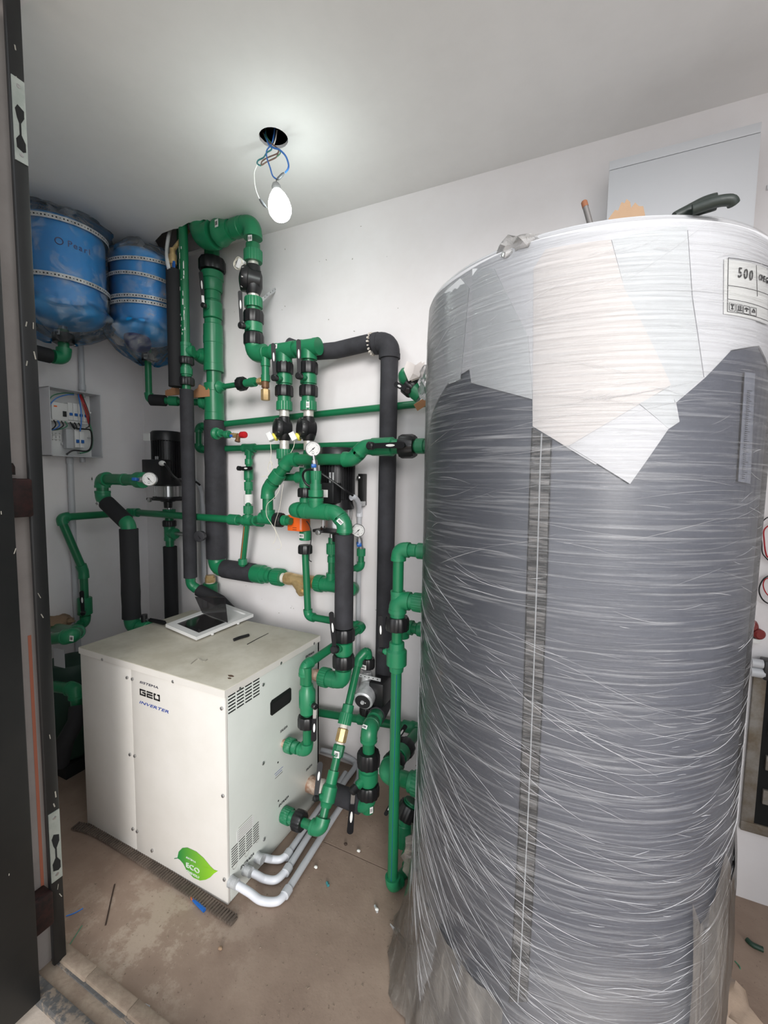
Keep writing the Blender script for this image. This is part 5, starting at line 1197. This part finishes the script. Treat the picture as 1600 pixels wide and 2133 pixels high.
for k in range(3): bw('w_black', [(.46+k*.08, .53, .05), (.48+k*.08, .46, .06), (.54+k*.05, .43, .05)])
# low tank and bends behind the jamb
t = thing('buffer_canister', 'dark green metal canister with paper label in the shadow left of the heat pump', 'canister', (-2.24, 1.20, 0))
MB().lathe((-2.26, 1.22, .06), dZ, [(0, .05), (.01, .10), (.03, .115), (.44, .115), (.47, .10), (.48, .04)], 28).build('body', M['darkgreen'], t, ang=50)
q = at(125, 1370, y=1.115); MB().box((q.x, 1.112, q.z), (.07, .002, .085), Matrix.Rotation(.1, 3, 'Z')).build('paper_label', M['cond'], t)
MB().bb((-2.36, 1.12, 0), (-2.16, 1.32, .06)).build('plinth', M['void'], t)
t = thing('low_return_pipe', 'green pipe bend with a white label above the shadowed canister', 'pipe', at(150, 1320, y=1.1))
w1 = [at(80, 1335, y=1.02), at(148, 1325, y=1.05), at(160, 1312, y=1.14), at(120, 1308, y=1.24), at(90, 1312, y=1.3)]; run(t, w1[:2]+[at(163, 1316, y=1.16)]+[at(115, 1308, y=1.25)], .024, L_=1.5)
sticker(t, at(149, 1330, y=1.02), (.2, -1, .1), dZ, .02, .022)
t = thing('low_return_pipe', 'dark green bend and foam pipe below the canister label in shadow', 'pipe', at(150, 1450, y=1.1))
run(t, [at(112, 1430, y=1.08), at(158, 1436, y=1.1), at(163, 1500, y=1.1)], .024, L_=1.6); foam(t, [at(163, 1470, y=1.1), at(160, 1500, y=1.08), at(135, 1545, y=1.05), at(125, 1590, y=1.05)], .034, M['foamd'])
tag(crumple('sackcloth_wrap', at(122, 1293, y=1.28), (.09, .06, .028), M['sack'], None, 12, amp=.2), 'tan sackcloth bundle lying on the low green pipes beside the door jamb', 'sackcloth')
t = crumple('rubble_bag', (-2.0, 1.32, .13), (.1, .1, .13), M['sack'], None, 44, amp=.15); tag(t, 'pale dusty bag on the floor in the shadow left of the heat pump', 'bag')

# ---- insulated wall line with black elbow ----------------------------------------
yE = 1.745; t = thing('insulated_wall_line', 'grey-black insulated pipe crossing the wall top and dropping beside the tank to a low green bend', 'pipe', at(812, 710, y=yE))
eE = at(812, 712, y=yE); lft = Vector((at(620, 725, y=yE).x, yE, eE.z-.03)); 
bt = at(803, 1468, y=yE-.01); bt.x = eE.x
foam(t, [at(600, 720, y=yE-.06)+Vector((0, .0, 0)), at(640, 735, y=yE-.04), at(700, 730, y=yE), at(780, 711, y=yE)], .036, wob=.03); foam(t, [eE-dZ*.06, bt], .0385, wob=.012)
elbow(t, eE, -dX, -dZ, .0375, 1.2, 1.9, 'foam_elbow', M['foam'])
mb = MB(); random.seed(9)
for k in range(18):
    a = 2*PI*k/18; mb.box(eE+Vector((-.0855, .044*math.cos(a), .044*math.sin(a))), (random.uniform(.004, .012), .010, .006), Matrix.Rotation(a, 3, 'X'))
mb.build('glue_seam', M['tape'], t)
yK = 1.478; kx_ = at(768, 1560, y=yK).x; K = lambda py: Vector((kx_, yK, at(768, py, y=yK).z))
nE = K(1520); elbow(t, bt, dZ, nE-bt, .034, 1.1, 1.4, 'foam_elbow', M['foam']); md = bt+(nE-bt)*.52; foam(t, [bt, md], .0385)
coll(t, md+(nE-bt).normalized()*.02, nE-bt, .034, .05); pipe(t, bt, nE, .0245); elbow(t, nE, bt-nE, -dZ, .0255, 1.3, 1.8)
sticker(t, nE+Vector((-.0, -.036, .032)), (-.2, -1, .7), (0, .3, 1), .022, .014)
pipe(t, nE, K(1690), .0245); nut(t, K(1580), dZ, .0465, .06); bvalve(t, K(1615), dZ, .040, .07); nut(t, K(1645), dZ, .0465, .05)
ek = Vector((kx_, yK, .118)); elbow(t, ek, dZ, -dX, .0255); sticker(t, ek+Vector((.026, -.02, .005)), (.8, -.6, 0), dZ, .014, .026)
lever(t, K(1628)+Vector((-.03, -.068, 0)), K(1716)+Vector((-.04, -.075, 0)), .026, .32, .017, K(1615), .017)
bxk = Vector((BX1, yK, .118)); foam(t, [ek-dX*.03, ek-dX*.20], .040, M['foam']); pipe(t, ek, bxk, .0245)
MB().lathe(bxk, dX, [(0, .034), (.05, .034), (.05, .030), (.075, .029)], 20).build('copper_nipple', M['copper'], t); MB().lathe(bxk+dX*.05, dX, [(0, .035), (.012, .037), (.028, .033)], 20).build('sealant', M['tape'], t)

# ---- SALIDA outlet loop (connects to mixing_line) --------------------------------
s0_ = Vector((BX1, 1.299, .406)); sx_ = at(640, 1550, y=1.299).x; sq = Vector((sx_, 1.299, .406)); SQ = lambda py: Vector((sx_, 1.299, at(637, py, y=1.299).z))
t = thing('outlet_loop', 'green loop with union valve rising from the upper SALIDA port of the heat pump', 'pipe', s0_)
elbow(t, sq, -dX, dZ, .0165, 1.35); pipe(t, s0_+dX*.02, sq, .0165); pipe(t, sq, Vector((sx_, 1.299, q1.z)), .0165)
MB().lathe(s0_, dX, [(0, .015), (.022, .015)], 8).build('copper_nipple', M['copper'], t); ribbed(t, s0_+dX*.034, dX, .029, .03, M['dusty']); coll(t, s0_+dX*.06, dX, .023, .022, m=M['dusty'])
nut(t, SQ(1500), dZ, .0365, .042); reducer(t, SQ(1470), dZ, [(-.03, .022), (-.025, .027), (.0, .027), (.0, .031), (.06, .031), (.07, .024), (.085, .022)], 'valve_body')
lever(t, SQ(1459)+Vector((.048, -.02, 0)), SQ(1526)+Vector((.05, -.03, -.0)), .02, .35, .011, SQ(1460), .010)
# ---- ENTRADA inlet with brass check valve -----------------------------------------
t = thing('inlet_line', 'slanting green pipe with brass check valve and valve rising from the lower ENTRADA port', 'pipe', Vector((BX1, 1.298, .113)))
i0 = Vector((BX1, 1.298, .113)); i1 = at(668, 1706, y=1.298); i1.z = .113; tp_ = at(757, 1352, y=1.66); 
li = L(i1, at(748, 1372, y=1.64)); dI = (li.b-li.a).normalized()
pipe(t, i0, i1, .0175); ribbed(t, i0+dX*.02, dX, .031, .035, M['dusty']); coll(t, i0+dX*.045, dX, .025, .02, m=M['dusty']); nut(t, i0+dX*.078, dX, .038, .036)
elbow(t, i1, -dX, dI, .0205, 1.35, 1.9)
pipe(t, i1, li.v(1555), .0165); reducer(t, li.v(1660), dI, [(-.035, .020), (-.02, .024), (-.015, .030), (.035, .030), (.045, .022), (.09, .022)], 'valve_body')
lever(t, li.v(1652)+Vector((-.03, -.045, 0)), li.v(1578)+Vector((-.045, -.05, .0)), .022, .05, .012, li.v(1655), .012)
MB().lathe(li.v(1570), dI, [(-.012, .02), (-.01, .024), (.03, .024), (.034, .02)], 6).build('hex_socket', M['dusty'], t); sticker(t, li.v(1563)+Vector((.008, -.026, .0)), (.1, -1, .1), dI, .022, .026, True)
MB().lathe(li.v(1553), dI, [(0, .017), (.04, .017)], 16).build('taped_thread', M['tape'], t)
MB().lathe(li.v(1541), dI, [(-.01, .018), (-.006, .024), (.04, .024), (.044, .018)], 8).build('brass_check_valve', M['brass'], t)
MB().lathe(li.v(1522), dI, [(0, .017), (.03, .017)], 16).build('taped_thread', M['tape'], t); ribbed(t, li.v(1497), -dI, .028, .045); coll(t, li.v(1478), dI, .024, .04)
pipe(t, li.v(1500), li.b, .0165); sp = at(763, 1372, y=1.67)
pq = Vector((at(765, 1400, y=1.67).x, 1.67, at(757, 1352, y=1.67).z)); elbow(t, li.b, -dI, pq-li.b, .0165); pipe(t, li.b, pq, .0165); elbow(t, pq, li.b-pq, -dZ, .0165)
# small circulator pump
SZ = lambda py: Vector((pq.x, 1.67, at(763, py, y=1.67).z))
pipe(t, pq, SZ(1385), .0165)
t = thing('circulator_pump', 'small silver and black circulator pump with round dial low on the wall', 'pump', SZ(1440))
nut(t, SZ(1380), dZ, .034, .045); sticker(t, SZ(1383)+Vector((0, -.035, 0)), (-.1, -1, 0), dZ, .026, .02)
MB().lathe(SZ(1398), -dZ, [(0, .02), (.02, .025), (.10, .03), (.14, .022), (.16, .02)], 18).build('volute', M['galv'], t)
fc = SZ(1432)+Vector((-.0, -.05, 0)); fdn = Vector((.12, -.95, -.28)).normalized()
MB().lathe(fc+Vector((.02, .03, .01)), fdn, [(0, .040), (.05, .045), (.075, .043), (.08, .038)], 28).build('silver_housing', M['galv'], t)
pc = fc+Vector((.02, .03, .01))+fdn*.08
MB().lathe(pc, fdn, [(0, .034), (.003, .034)], 28).build('dial', M['ink'], t); MB().lathe(pc+fdn*.003, fdn, [(0, .009), (.006, .008)], 18).build('dial_knob', M['galv'], t)
MB().box(pc+fdn*.0035+Vector((.014, 0, .0)), (.004, .001, .004)).build('indicator', M['label'], t)
MB().bb(SZ(1405)+Vector((.035, -.055, -.105)), SZ(1405)+Vector((.105, .03, .0)), .008).build('electronics_box', M['black'], t)
MB().bb(SZ(1400)+Vector((-.02, -.05, -.002)), SZ(1400)+Vector((.09, -.047, .012))).build('strap', M['galv'], t)
for k in range(5): MB().lathe(SZ(1400)+Vector((-.005+k*.02, -.0505, .005)), (0, -1, 0), [(0, .0025), (.001, .0025)], 8).build('strap_hole', M['ink'], t)
nut(t, SZ(1478), dZ, .033, .035)
# ---- low wall pipe P4 and cluster beside the tank -----------------------------------
yL = 1.745
t = thing('low_wall_pipe', 'green pipe along the wall foot passing below the circulator pump toward the tank', 'pipe', SZ(1492))
f0_, f1_ = at(640, 1480, y=yL), at(880, 1519, y=yL); l5 = L(f0_, f1_); pipe(t, f0_, f1_, .019); qq = l5.h(764); tee(t, qq, f1_-f0_, SZ(1480)-qq, .019); pipe(t, qq, SZ(1480), .016); coll(t, l5.h(850), dX, .026, .05)
j0 = l5.h(874); j1 = at(804, 1610, y=1.36)
t = thing('union_valve_run', 'green bend with two black unions sloping from the low wall pipe to the tank nozzle', 'pipe', j1)
ji = L(j0, j1); dJ = (j1-j0).normalized(); elbow(t, j0, -dX, dJ, .019); pipe(t, j0, j1, .022); nut(t, ji.h(842), dJ, .042, .05); coll(t, ji.h(834), dJ, .036, .06, 'valve_body'); nut(t, ji.h(820), dJ, .042, .045)
lever(t, ji.h(840)+Vector((-.03, -.03, .03)), ji.h(862)+Vector((-.03, -.02, .05)), .018, .05, .012, ji.h(834), .01)
j2 = at(884, 1655, y=1.36); j2.z = j1.z; elbow(t, j1, -dJ, dX, .028, 1.3, 1.9); pipe(t, j1, Vector((-.425, 1.36, j1.z)), .0275)
coll(t, L(j1, j2).h(862), dX, .036, .035); ribbed(t, L(j1, j2).h(873), dX, .043, .04)
t = thing('floor_drain_run', 'shadowed green pipe with black union going down behind the tall slim pipe foot', 'pipe', at(840, 1760, y=1.33))
m0, m1, m2 = at(860, 1668, y=1.38), at(846, 1700, y=1.36), at(836, 1800, y=1.36)
pipe(t, m0, m1, .028); nut(t, at(850, 1690, y=1.36), m1-m0, .040, .05); run(t, [m0, m1, at(838, 1760, y=1.35)], .024); coll(t, at(841, 1726, y=1.355), m2-m1, .032, .06)
lever(t, at(826, 1655, y=1.34), at(803, 1697, y=1.33), .014, .1, .008, None)
# ---- tall slim pipe beside the tank ------------------------------------------------
yV = 1.283; xv = -.548
VZ_ = lambda py: Vector((xv, yV, at(824, py, y=yV).z))
t = thing('tall_slim_pipe', 'tall slim green pipe with union valve standing between the wall and the tank', 'pipe', VZ_(1850))
top_ = VZ_(1143); tk = Vector((-.432, yV, top_.z)); run(t, [tk, top_, VZ_(1245)], .018, k=1.35)
reducer(t, Vector((at(868, 1143, y=yV).x, yV, top_.z)), dX, [(-.03, .018), (-.024, .021), (0, .021), (.006, .026), (.03, .026)], 'socket')
tm = VZ_(1248); elbow(t, tm, dX, -dZ, .021, 1.38); tee(t, tm, dZ, dX, .018, k=1.3, L_=1.6, rb=.021); pipe(t, tm, Vector((-.432, yV, tm.z)), .020)
ribbed(t, Vector((at(873, 1245, y=yV).x, yV, tm.z)), dX, .031, .035); coll(t, Vector((at(858, 1245, y=yV).x, yV, tm.z)), dX, .025, .02)
pipe(t, tm, VZ_(1846), .018); coll(t, VZ_(1280), dZ, .025, .02); nut(t, VZ_(1297), dZ, .0395, .044)
reducer(t, VZ_(1368), dZ, [(-.05, .019), (-.048, .023), (-.03, .025), (-.025, .034), (.022, .034), (.03, .026), (.05, .025), (.052, .021)], 'valve_body')
lever(t, VZ_(1361)+Vector((-.058, -.0, 0)), VZ_(1287)+Vector((-.062, -.0, 0)), .016, .1, .012, VZ_(1362), .011)
ft = Vector((xv, yV, .032)); elbow(t, ft, dZ, (.25, 1, .0), .0185, 1.35, 2.0); pipe(t, ft, ft+Vector((.03, .12, .0)), .018); 
# blue identification stripe
MB().sweep([VZ_(1400)+Vector((.008, -.0165, 0)), VZ_(1830)+Vector((.003, -.018, 0))], .0011, 5).build('blue_stripe', mat('stripe_blue', (20, 90, 130), .4), t)
elbow(t, ft+Vector((.03, .12, 0)), (-.25, -1, 0), (.1, .2, 1), .0185, 1.35, 1.8)
rr_ = thing('rear_nozzle', 'short green nozzle with flange behind the black union of the tall slim pipe', 'pipe', Vector((-.5, 1.36, at(850, 1307, y=1.36).z)))
zr_ = at(855, 1307, y=1.36).z; pipe(rr_, Vector((at(838, 1307, y=1.36).x, 1.36, zr_)), Vector((-.425, 1.36, zr_)), .019); reducer(rr_, Vector((at(872, 1307, y=1.36).x, 1.36, zr_)), dX, [(-.005, .02), (0, .025), (.02, .026), (.022, .032), (.03, .032)], 'flange'); elbow(rr_, Vector((at(838, 1307, y=1.36).x, 1.36, zr_)), dX, -dZ, .019)
# ---- upper right tank nozzle --------------------------------------------------------
yU = 1.52
t = thing('capped_tank_nozzle', 'green domed bend wrapped in white tissue beside the upper edge of the grey tank jacket', 'pipe', at(842, 790, y=yU))
u0 = at(842, 786, y=yU); u1 = at(885, 822, y=yU+.02)
MB().lathe(u0+Vector((.05, .05, .01)), u0-(u0+Vector((.05, .05, .01))), [(0, .034), (.05, .036), (.052, .038), (.075, .034), (.088, .02), (.091, .006)], 24).build('dome', M['green2'], t, ang=60)
pipe(t, u0+Vector((.02, .02, -.015)), u1+Vector((.06, .02, -.03)), .026); nut(t, at(856, 806, y=yU), u1-u0, .038, .04); coll(t, at(870, 817, y=yU), u1-u0, .032, .04)
lever(t, at(850, 813, y=yU-.035), at(822, 799, y=yU-.04), .02, .05, .012, at(855, 805, y=yU), .01)
q = at(858, 770, y=yU-.03)
mb = MB(); ps = [at(x, y, y=yU-.045+dy) for x, y, dy in ((848, 752, .02), (841, 770, 0), (851, 794, -.01), (874, 785, 0), (880, 765, .02), (878, 752, .03), (864, 762, -.015), (860, 778, -.02))]
mb.add(ps, [(0, 1, 7), (1, 2, 7), (2, 3, 7), (3, 4, 7), (4, 6, 7), (0, 7, 6), (4, 5, 6)]); mb.add([p+Vector((.004, .02, .002)) for p in ps], [(0, 1, 7), (1, 2, 7), (2, 3, 7), (3, 4, 7), (4, 6, 7), (0, 7, 6), (4, 5, 6)]); mb.build('tissue_wrap', M['tissue'], t)
cbx = at(877, 842, y=1.72); tag(MB().box(cbx, (.05, .02, .03), Matrix.Rotation(-.5, 3, 'Y') @ Matrix.Rotation(.4, 3, 'X')).build('cardboard_wedge', M['card']), 'small tan cardboard wedge stuck on the sloping wall pipe by the tank', 'cardboard')
# perforated hanger strap by the flow line
hs = [at(x, y, y=YB+.03+dy) for x, y, dy in ((538, 624, 0), (548, 623, .03), (560, 612, .08), (572, 604, .13), (578, 601, .16))]
t = thing('hanger_strap', 'perforated metal hanger strap sticking out beside the upper flow line', 'strap', hs[0])
mb = MB(); hv = [p+dZ*s*.010 for p in hs for s in (-1, 1)]; mb.add(hv, [(2*i, 2*i+1, 2*i+3, 2*i+2) for i in range(4)]); mb.add([v+Vector((.0, .002, 0)) for v in hv], [(2*i, 2*i+1, 2*i+3, 2*i+2) for i in range(4)]); mb.m = 1
for i in range(4):
    for s in (.3, .7): p = hs[i].lerp(hs[i+1], s); mb.lathe(p+Vector((0, -.0012, 0)), (0, -1, 0), [(0, .003), (.0008, .003)], 8)
mb.build('strap_band', [M['galv'], M['ink']], t)
# red cap safety valve on the insulated riser
q0 = at(455, 903, y=1.64); t = thing('red_cap_valve', 'small brass relief valve with bright red cap sticking out of the insulated main riser', 'valve', q0)
coll(t, q0, (1, -.2, 0), .020, .05, 'socket'); MB().lathe(q0+Vector((-.02, 0, 0)), (1, -.1, 0), [(0, .03), (.012, .03), (.02, .02)], 20).build('saddle', M['green2'], t)
q = at(482, 906, y=1.63); pipe(t, q0, q, .011, M['green'], 'pipe'); coll(t, at(474, 905, y=1.63), dX, .019, .025)
q2 = at(497, 908, y=1.625); MB().lathe(q, q2-q, [(0, .009), (.01, .012), (.035, .012)], 8).build('brass_body', M['brass'], t); MB().lathe(q2, (0, -.3, -1), [(-.01, .010), (.02, .011), (.024, .013), (.03, .013)], 12).build('outlet', M['bronze'], t)
MB().bb(q+Vector((.005, -.018, -.012)), q+Vector((.02, -.01, .0)), .001).build('blue_handle', M['blue'], t)
q3 = at(503, 906, y=1.62); MB().lathe(q3, (1, -.15, 0), [(-.006, .012), (0, .016), (.02, .0165), (.028, .015), (.03, .008)], 16).build('red_cap', M['red'], t)

# ---- floor conduits from the heat pump ---------------------------------------------
def fcond(p0, pts, labl, rr=.0125):
    t = thing('floor_conduit', labl, 'conduit', p0); P = [p0]+pts
    S_ = smooth(P[:5], 8); MB().sweep(S_, rr*1.05, 16).build('curved_part', M['condl'], t)
    MB().sweep(smooth(P[4:], 6), rr, 16).build('straight_part', M['cond'], t)
    MB().lathe(p0, (1, 0, 0), [(0, rr*1.5), (.005, rr*1.5), (.005, rr*1.35), (.028, rr*1.35), (.028, rr*1.15)], 20, 10, .04).build('steel_gland', M['galv'], t)
    dd = (P[5]-P[4]); coll(t, P[4], dd, rr*1.3, .03, 'sleeve', M['cond'])
G_ = lambda x, y, z=.018: at(x, y, z=z)
fcond(Vector((BX1, 1.017, .079)), [G_(518, 1858, .05), G_(545, 1876), G_(578, 1877), G_(597, 1858), G_(640, 1790), G_(700, 1695), G_(738, 1640), G_(748, 1612), G_(742, 1590, .03), G_(720, 1576, .05), G_(668, 1562, .08)], 'front white conduit bending from the heat pump side, outermost of the three on the floor')
fcond(Vector((BX1, 1.085, .062)), [G_(534, 1822, .04), G_(552, 1831), G_(576, 1832), G_(598, 1812), G_(640, 1745), G_(690, 1668), G_(720, 1625), G_(740, 1590, .03), G_(700, 1572, .03)], 'middle one of the three white conduits leaving the heat pump side')
fcond(Vector((BX1, 1.146, .058)), [G_(552, 1787, .04), G_(566, 1790), G_(584, 1790), G_(599, 1780), G_(630, 1735), G_(668, 1680), G_(700, 1640), G_(720, 1610, .02)], 'rear and shortest bend of the three white conduits leaving the heat pump side')
# corrugated rubber strip under the box front
t = thing('corrugated_strip', 'dusty grey ribbed rubber strip lying along the heat pump front edge', 'rubber strip', (-1.4, .985, 0))
P = [at(x, y, z=.006) for x, y in ((158, 1722), (196, 1733), (255, 1766), (312, 1802), (370, 1840), (429, 1879), (460, 1901), (488, 1920))]; P[0].y = min(P[0].y, .985)
Sp = smooth(P, 12); MB().sweep(Sp, [.0055]*len(Sp), 8, sy=3.0).build('strip_core', M['corr'], t)
tot = [0]
for a, b in zip(Sp, Sp[1:]): tot.append(tot[-1]+(b-a).length)
mb = MB(); s_ = 0
while s_ < tot[-1]:
    i = max(k for k in range(len(tot)) if tot[k] <= s_); i = min(i, len(Sp)-2); p = Sp[i].lerp(Sp[i+1], (s_-tot[i])/max(1e-6, tot[i+1]-tot[i])); d_ = (Sp[i+1]-Sp[i]).normalized(); sd__ = Vector((-d_.y, d_.x, 0))
    mb.box(p+dZ*.005, (.006, .036, .007), Matrix((d_, sd__, dZ)).transposed()); s_ += .0115
mb.build('strip_ribs', M['corr'], t, flat=True)
# ---- loose things on the floor -------------------------------------------------------
def stick(name, lab, cat, pts, r, m, n=6, sy=1): return tag(MB().sweep(smooth([at(x, y, z=r*.9) for x, y in pts], 4), r, n, sy=sy).build(name, M[m] if isinstance(m, str) else m), lab, cat)
stick('wooden_twig', 'thin dark stick lying on the floor between door and heat pump', 'stick', [(239, 1842), (232, 1872), (220, 1927)], .0022, 'wood')
stick('blue_wire_offcut', 'short blue wire piece on the floor next to the door jamb', 'wire', [(138, 1908), (155, 1902), (173, 1892)], .002, 'w_blue')
stick('green_wire_offcut', 'thin green wire piece on the floor below the blue piece', 'wire', [(145, 1968), (158, 1948), (171, 1928)], .0015, 'w_green')
t = thing('wall_plug', 'blue plastic plug with orange tip beside the ribbed rubber strip', 'wall plug', at(420, 1878, z=0)); a, b = at(403, 1874, z=.008), at(426, 1896, z=.008)
MB().lathe(a, b-a, [(0, .005), (.03, .0065), ((b-a).length, .007)], 8).build('plug_body', M['blue'], t); MB().lathe(a, a-b, [(0, .0045), (.012, .003)], 8).build('orange_tip', M['orange'], t)
for i, (x, y, m_, lab, cat) in enumerate(((349, 1834, 'sack', 'small broken mortar crumb touching the ribbed strip front', 'rubble'), (459, 1975, 'sack', 'brown mortar crumb in the middle of the open floor', 'rubble'), (785, 1894, 'w_white', 'white plastic chip on the floor left of the tank', 'plastic chip'), (658, 1806, 'w_white', 'small white crumb below the three conduits', 'crumb'), (747, 1772, 'w_white', 'white crumb beside the floor joint', 'crumb'), (720, 1758, 'wood', 'dark crumb lying on the floor joint', 'crumb'))):
    o = crumple('floor_crumb', at(x, y, z=.006), (.007, .0055, .0045), M[m_], None, 20+i, amp=.12); tag(o, lab, cat)
stick('metal_offcut', 'short shiny metal strip on the floor in front of the slim pipe foot', 'metal strip', [(781, 1886), (786, 1900)], .004, 'galv')
stick('grey_plug_piece', 'small blue-grey piece on the floor below the conduits', 'plug', [(681, 1838), (684, 1845)], .005, 'w_teal')
t = thing('utility_knife', 'long dark knife with pale blade lying on the floor against the tank', 'knife', at(835, 1950, z=0))
a, b = at(813, 1925, z=.006), at(852, 1978, z=.010); MB().sweep([a, a.lerp(b, .3), a.lerp(b, .45)], [.003, .010, .010], 8, sy=.25).build('blade', M['galv'], t); MB().sweep([a.lerp(b, .4), a.lerp(b, .7), b], [.010, .012, .009], 10, sy=.6).build('handle', M['black'], t)
q = at(857, 1978, z=.003); tag(MB().lathe(q, dZ, [(0, .011), (.004, .011)], 20).build('white_disc', M['white']), 'small white plastic disc on the floor by the tank foot', 'disc')
stick('green_offcut', 'dark green curved offcut on the floor right of the tank', 'offcut', [(1556, 1957), (1568, 1968), (1590, 1978)], .0075, mat('dark_green_offcut', (30, 58, 44), .5), 10)
stick('wire_sliver', 'thin pale sliver on the floor between tank and green offcut', 'sliver', [(1512, 2000), (1521, 2004)], .0014, 'w_white'); stick('wire_sliver', 'dark bent sliver on the floor right of the tank foot', 'sliver', [(1531, 2002), (1540, 2012), (1542, 2018)], .0018, 'w_green')
tag(crumple('plastic_bundle', at(1505, 2095, z=.06)+Vector((.0, 0, -.01)), (.075, .09, .07), mat('tan_crumpled_plastic', (150, 132, 116), .3, bump=.8, bscale=30), None, 31, amp=.18), 'crumpled tan plastic bundle on the floor at the right of the tank foot', 'plastic')
stick('clear_sliver', 'pale oval plastic flake on the doorway sill', 'flake', [(303, 2093), (312, 2097)], .004, 'condl', 8, .4)
random.seed(21); mb = MB()
for k in range(420):
    x = random.uniform(-1.6, -.45); y = random.uniform(.72, 1.75)
    if BX0-.02 < x < BX1+.02 and y > BY0-.03: continue
    s_ = random.uniform(.0008, .0022); mb.box((x, y, s_*.5), (s_*random.uniform(1, 3), s_, s_), Matrix.Rotation(random.uniform(0, 3), 3, 'Z'))
o = mb.build('floor_grit', M['sill']); o['kind'] = 'stuff'; tag(o, 'fine cement grit scattered over the floor', 'grit')
# ---- right edge: wire loops, red connectors ---------------------------------------------
t = thing('wire_coil', 'black and red wire loop hanging from the wall high at the right edge', 'wire', at(1592, 1120, y=1.79))
wp = lambda x, y: at(x, y, y=1.795)
wire('black_wire', [wp(*q) for q in ((1587, 1089), (1593, 1082), (1602, 1077), (1625, 1074), (1655, 1090), (1668, 1125), (1655, 1160), (1625, 1174), (1606, 1170), (1594, 1160), (1588, 1150), (1587, 1130), (1584, 1113))], .0018, M['w_black'], t)
wire('red_wire', [wp(*q) for q in ((1650, 1080), (1625, 1082), (1606, 1092), (1592, 1104), (1592, 1125), (1595, 1150), (1602, 1162), (1630, 1166), (1650, 1150))], .0022, M['w_red'], t)
t = thing('wire_coil', 'lower round black and red wire loop at the right edge beside the tank', 'wire', at(1592, 1225, y=1.79))
wire('black_wire', [wp(*q) for q in ((1650, 1215), (1630, 1200), (1606, 1199), (1592, 1205), (1583, 1220), (1582, 1235), (1590, 1250), (1604, 1258), (1632, 1262), (1650, 1245), (1652, 1225))], .0022, M['w_black'], t); wire('red_wire', [wp(*q) for q in ((1640, 1212), (1622, 1203), (1606, 1203), (1594, 1207), (1590, 1218), (1594, 1232), (1604, 1242), (1628, 1248), (1645, 1238))], .0018, M['w_red'], t)
t = thing('wall_sensor', 'pair of dark red knobs on a white base at the right edge of the tank', 'switch', at(1572, 1310, y=1.8))
q = wp(1570, 1303); MB().lathe(q+Vector((0, .018, 0)), (-.2, -1, 0), [(0, .016), (.03, .016), (.036, .012)], 16).build('red_knob', M['darkred'], t); q = wp(1574, 1318); MB().lathe(q+Vector((0, .018, 0)), (.2, -1, 0), [(0, .017), (.035, .017), (.04, .012)], 16).build('red_knob', M['darkred'], t)
q = wp(1571, 1333); MB().bb(q+Vector((-.016, -.012, -.008)), q+Vector((.014, .0185, .007)), .002).build('white_base', M['label'], t)
q = at(1597, 392, y=D-.002); MB().bb(q+Vector((0, -.003, -.006)), q+Vector((.03, .0019, .008))).build('wall_sticker', M['galv']); tag(bpy.data.objects['wall_sticker'], 'small grey sticker on the wall right of the cabinet', 'sticker')
# scuffs on the back wall
random.seed(33); mb = MB()
for k in range(34):
    px = random.uniform(480, 880); py = random.choice((random.uniform(470, 700), random.uniform(1210, 1290), random.uniform(1530, 1610))); q = at(px, py, y=D-.0003)
    if q.z > 2.6 or q.z < .05: continue
    mb.box(q, (random.uniform(.002, .008), .0006, random.uniform(.0015, .004)), Matrix.Rotation(random.uniform(0, 3), 3, 'Y'))
o = mb.build('wall_scuffs', M['dust'], bpy.data.objects['wall_back']); o['kind'] = 'stuff'

# ---- groups of repeated things ----------------------------------------------------------
for o in list(bpy.data.objects):
    if o.parent is None and 'label' in o.keys() and 'group' not in o.keys():
        k = o.name.split('.')[0]
        g_ = {'pressure_gauge': 'pressure gauges on the pipework', 'booster_pump': 'black booster pumps on the back wall', 'expansion_vessel': 'bagged blue expansion vessels', 'flow_valve': 'black flow valves with white coils',
              'valve_column': 'twin union valve columns', 'floor_conduit': 'white conduits from the heat pump side', 'wire_coil': 'wire loops at the right edge', 'cardboard_piece': 'torn cardboard pieces by the risers'}.get(k)
        if g_: o['group'] = g_
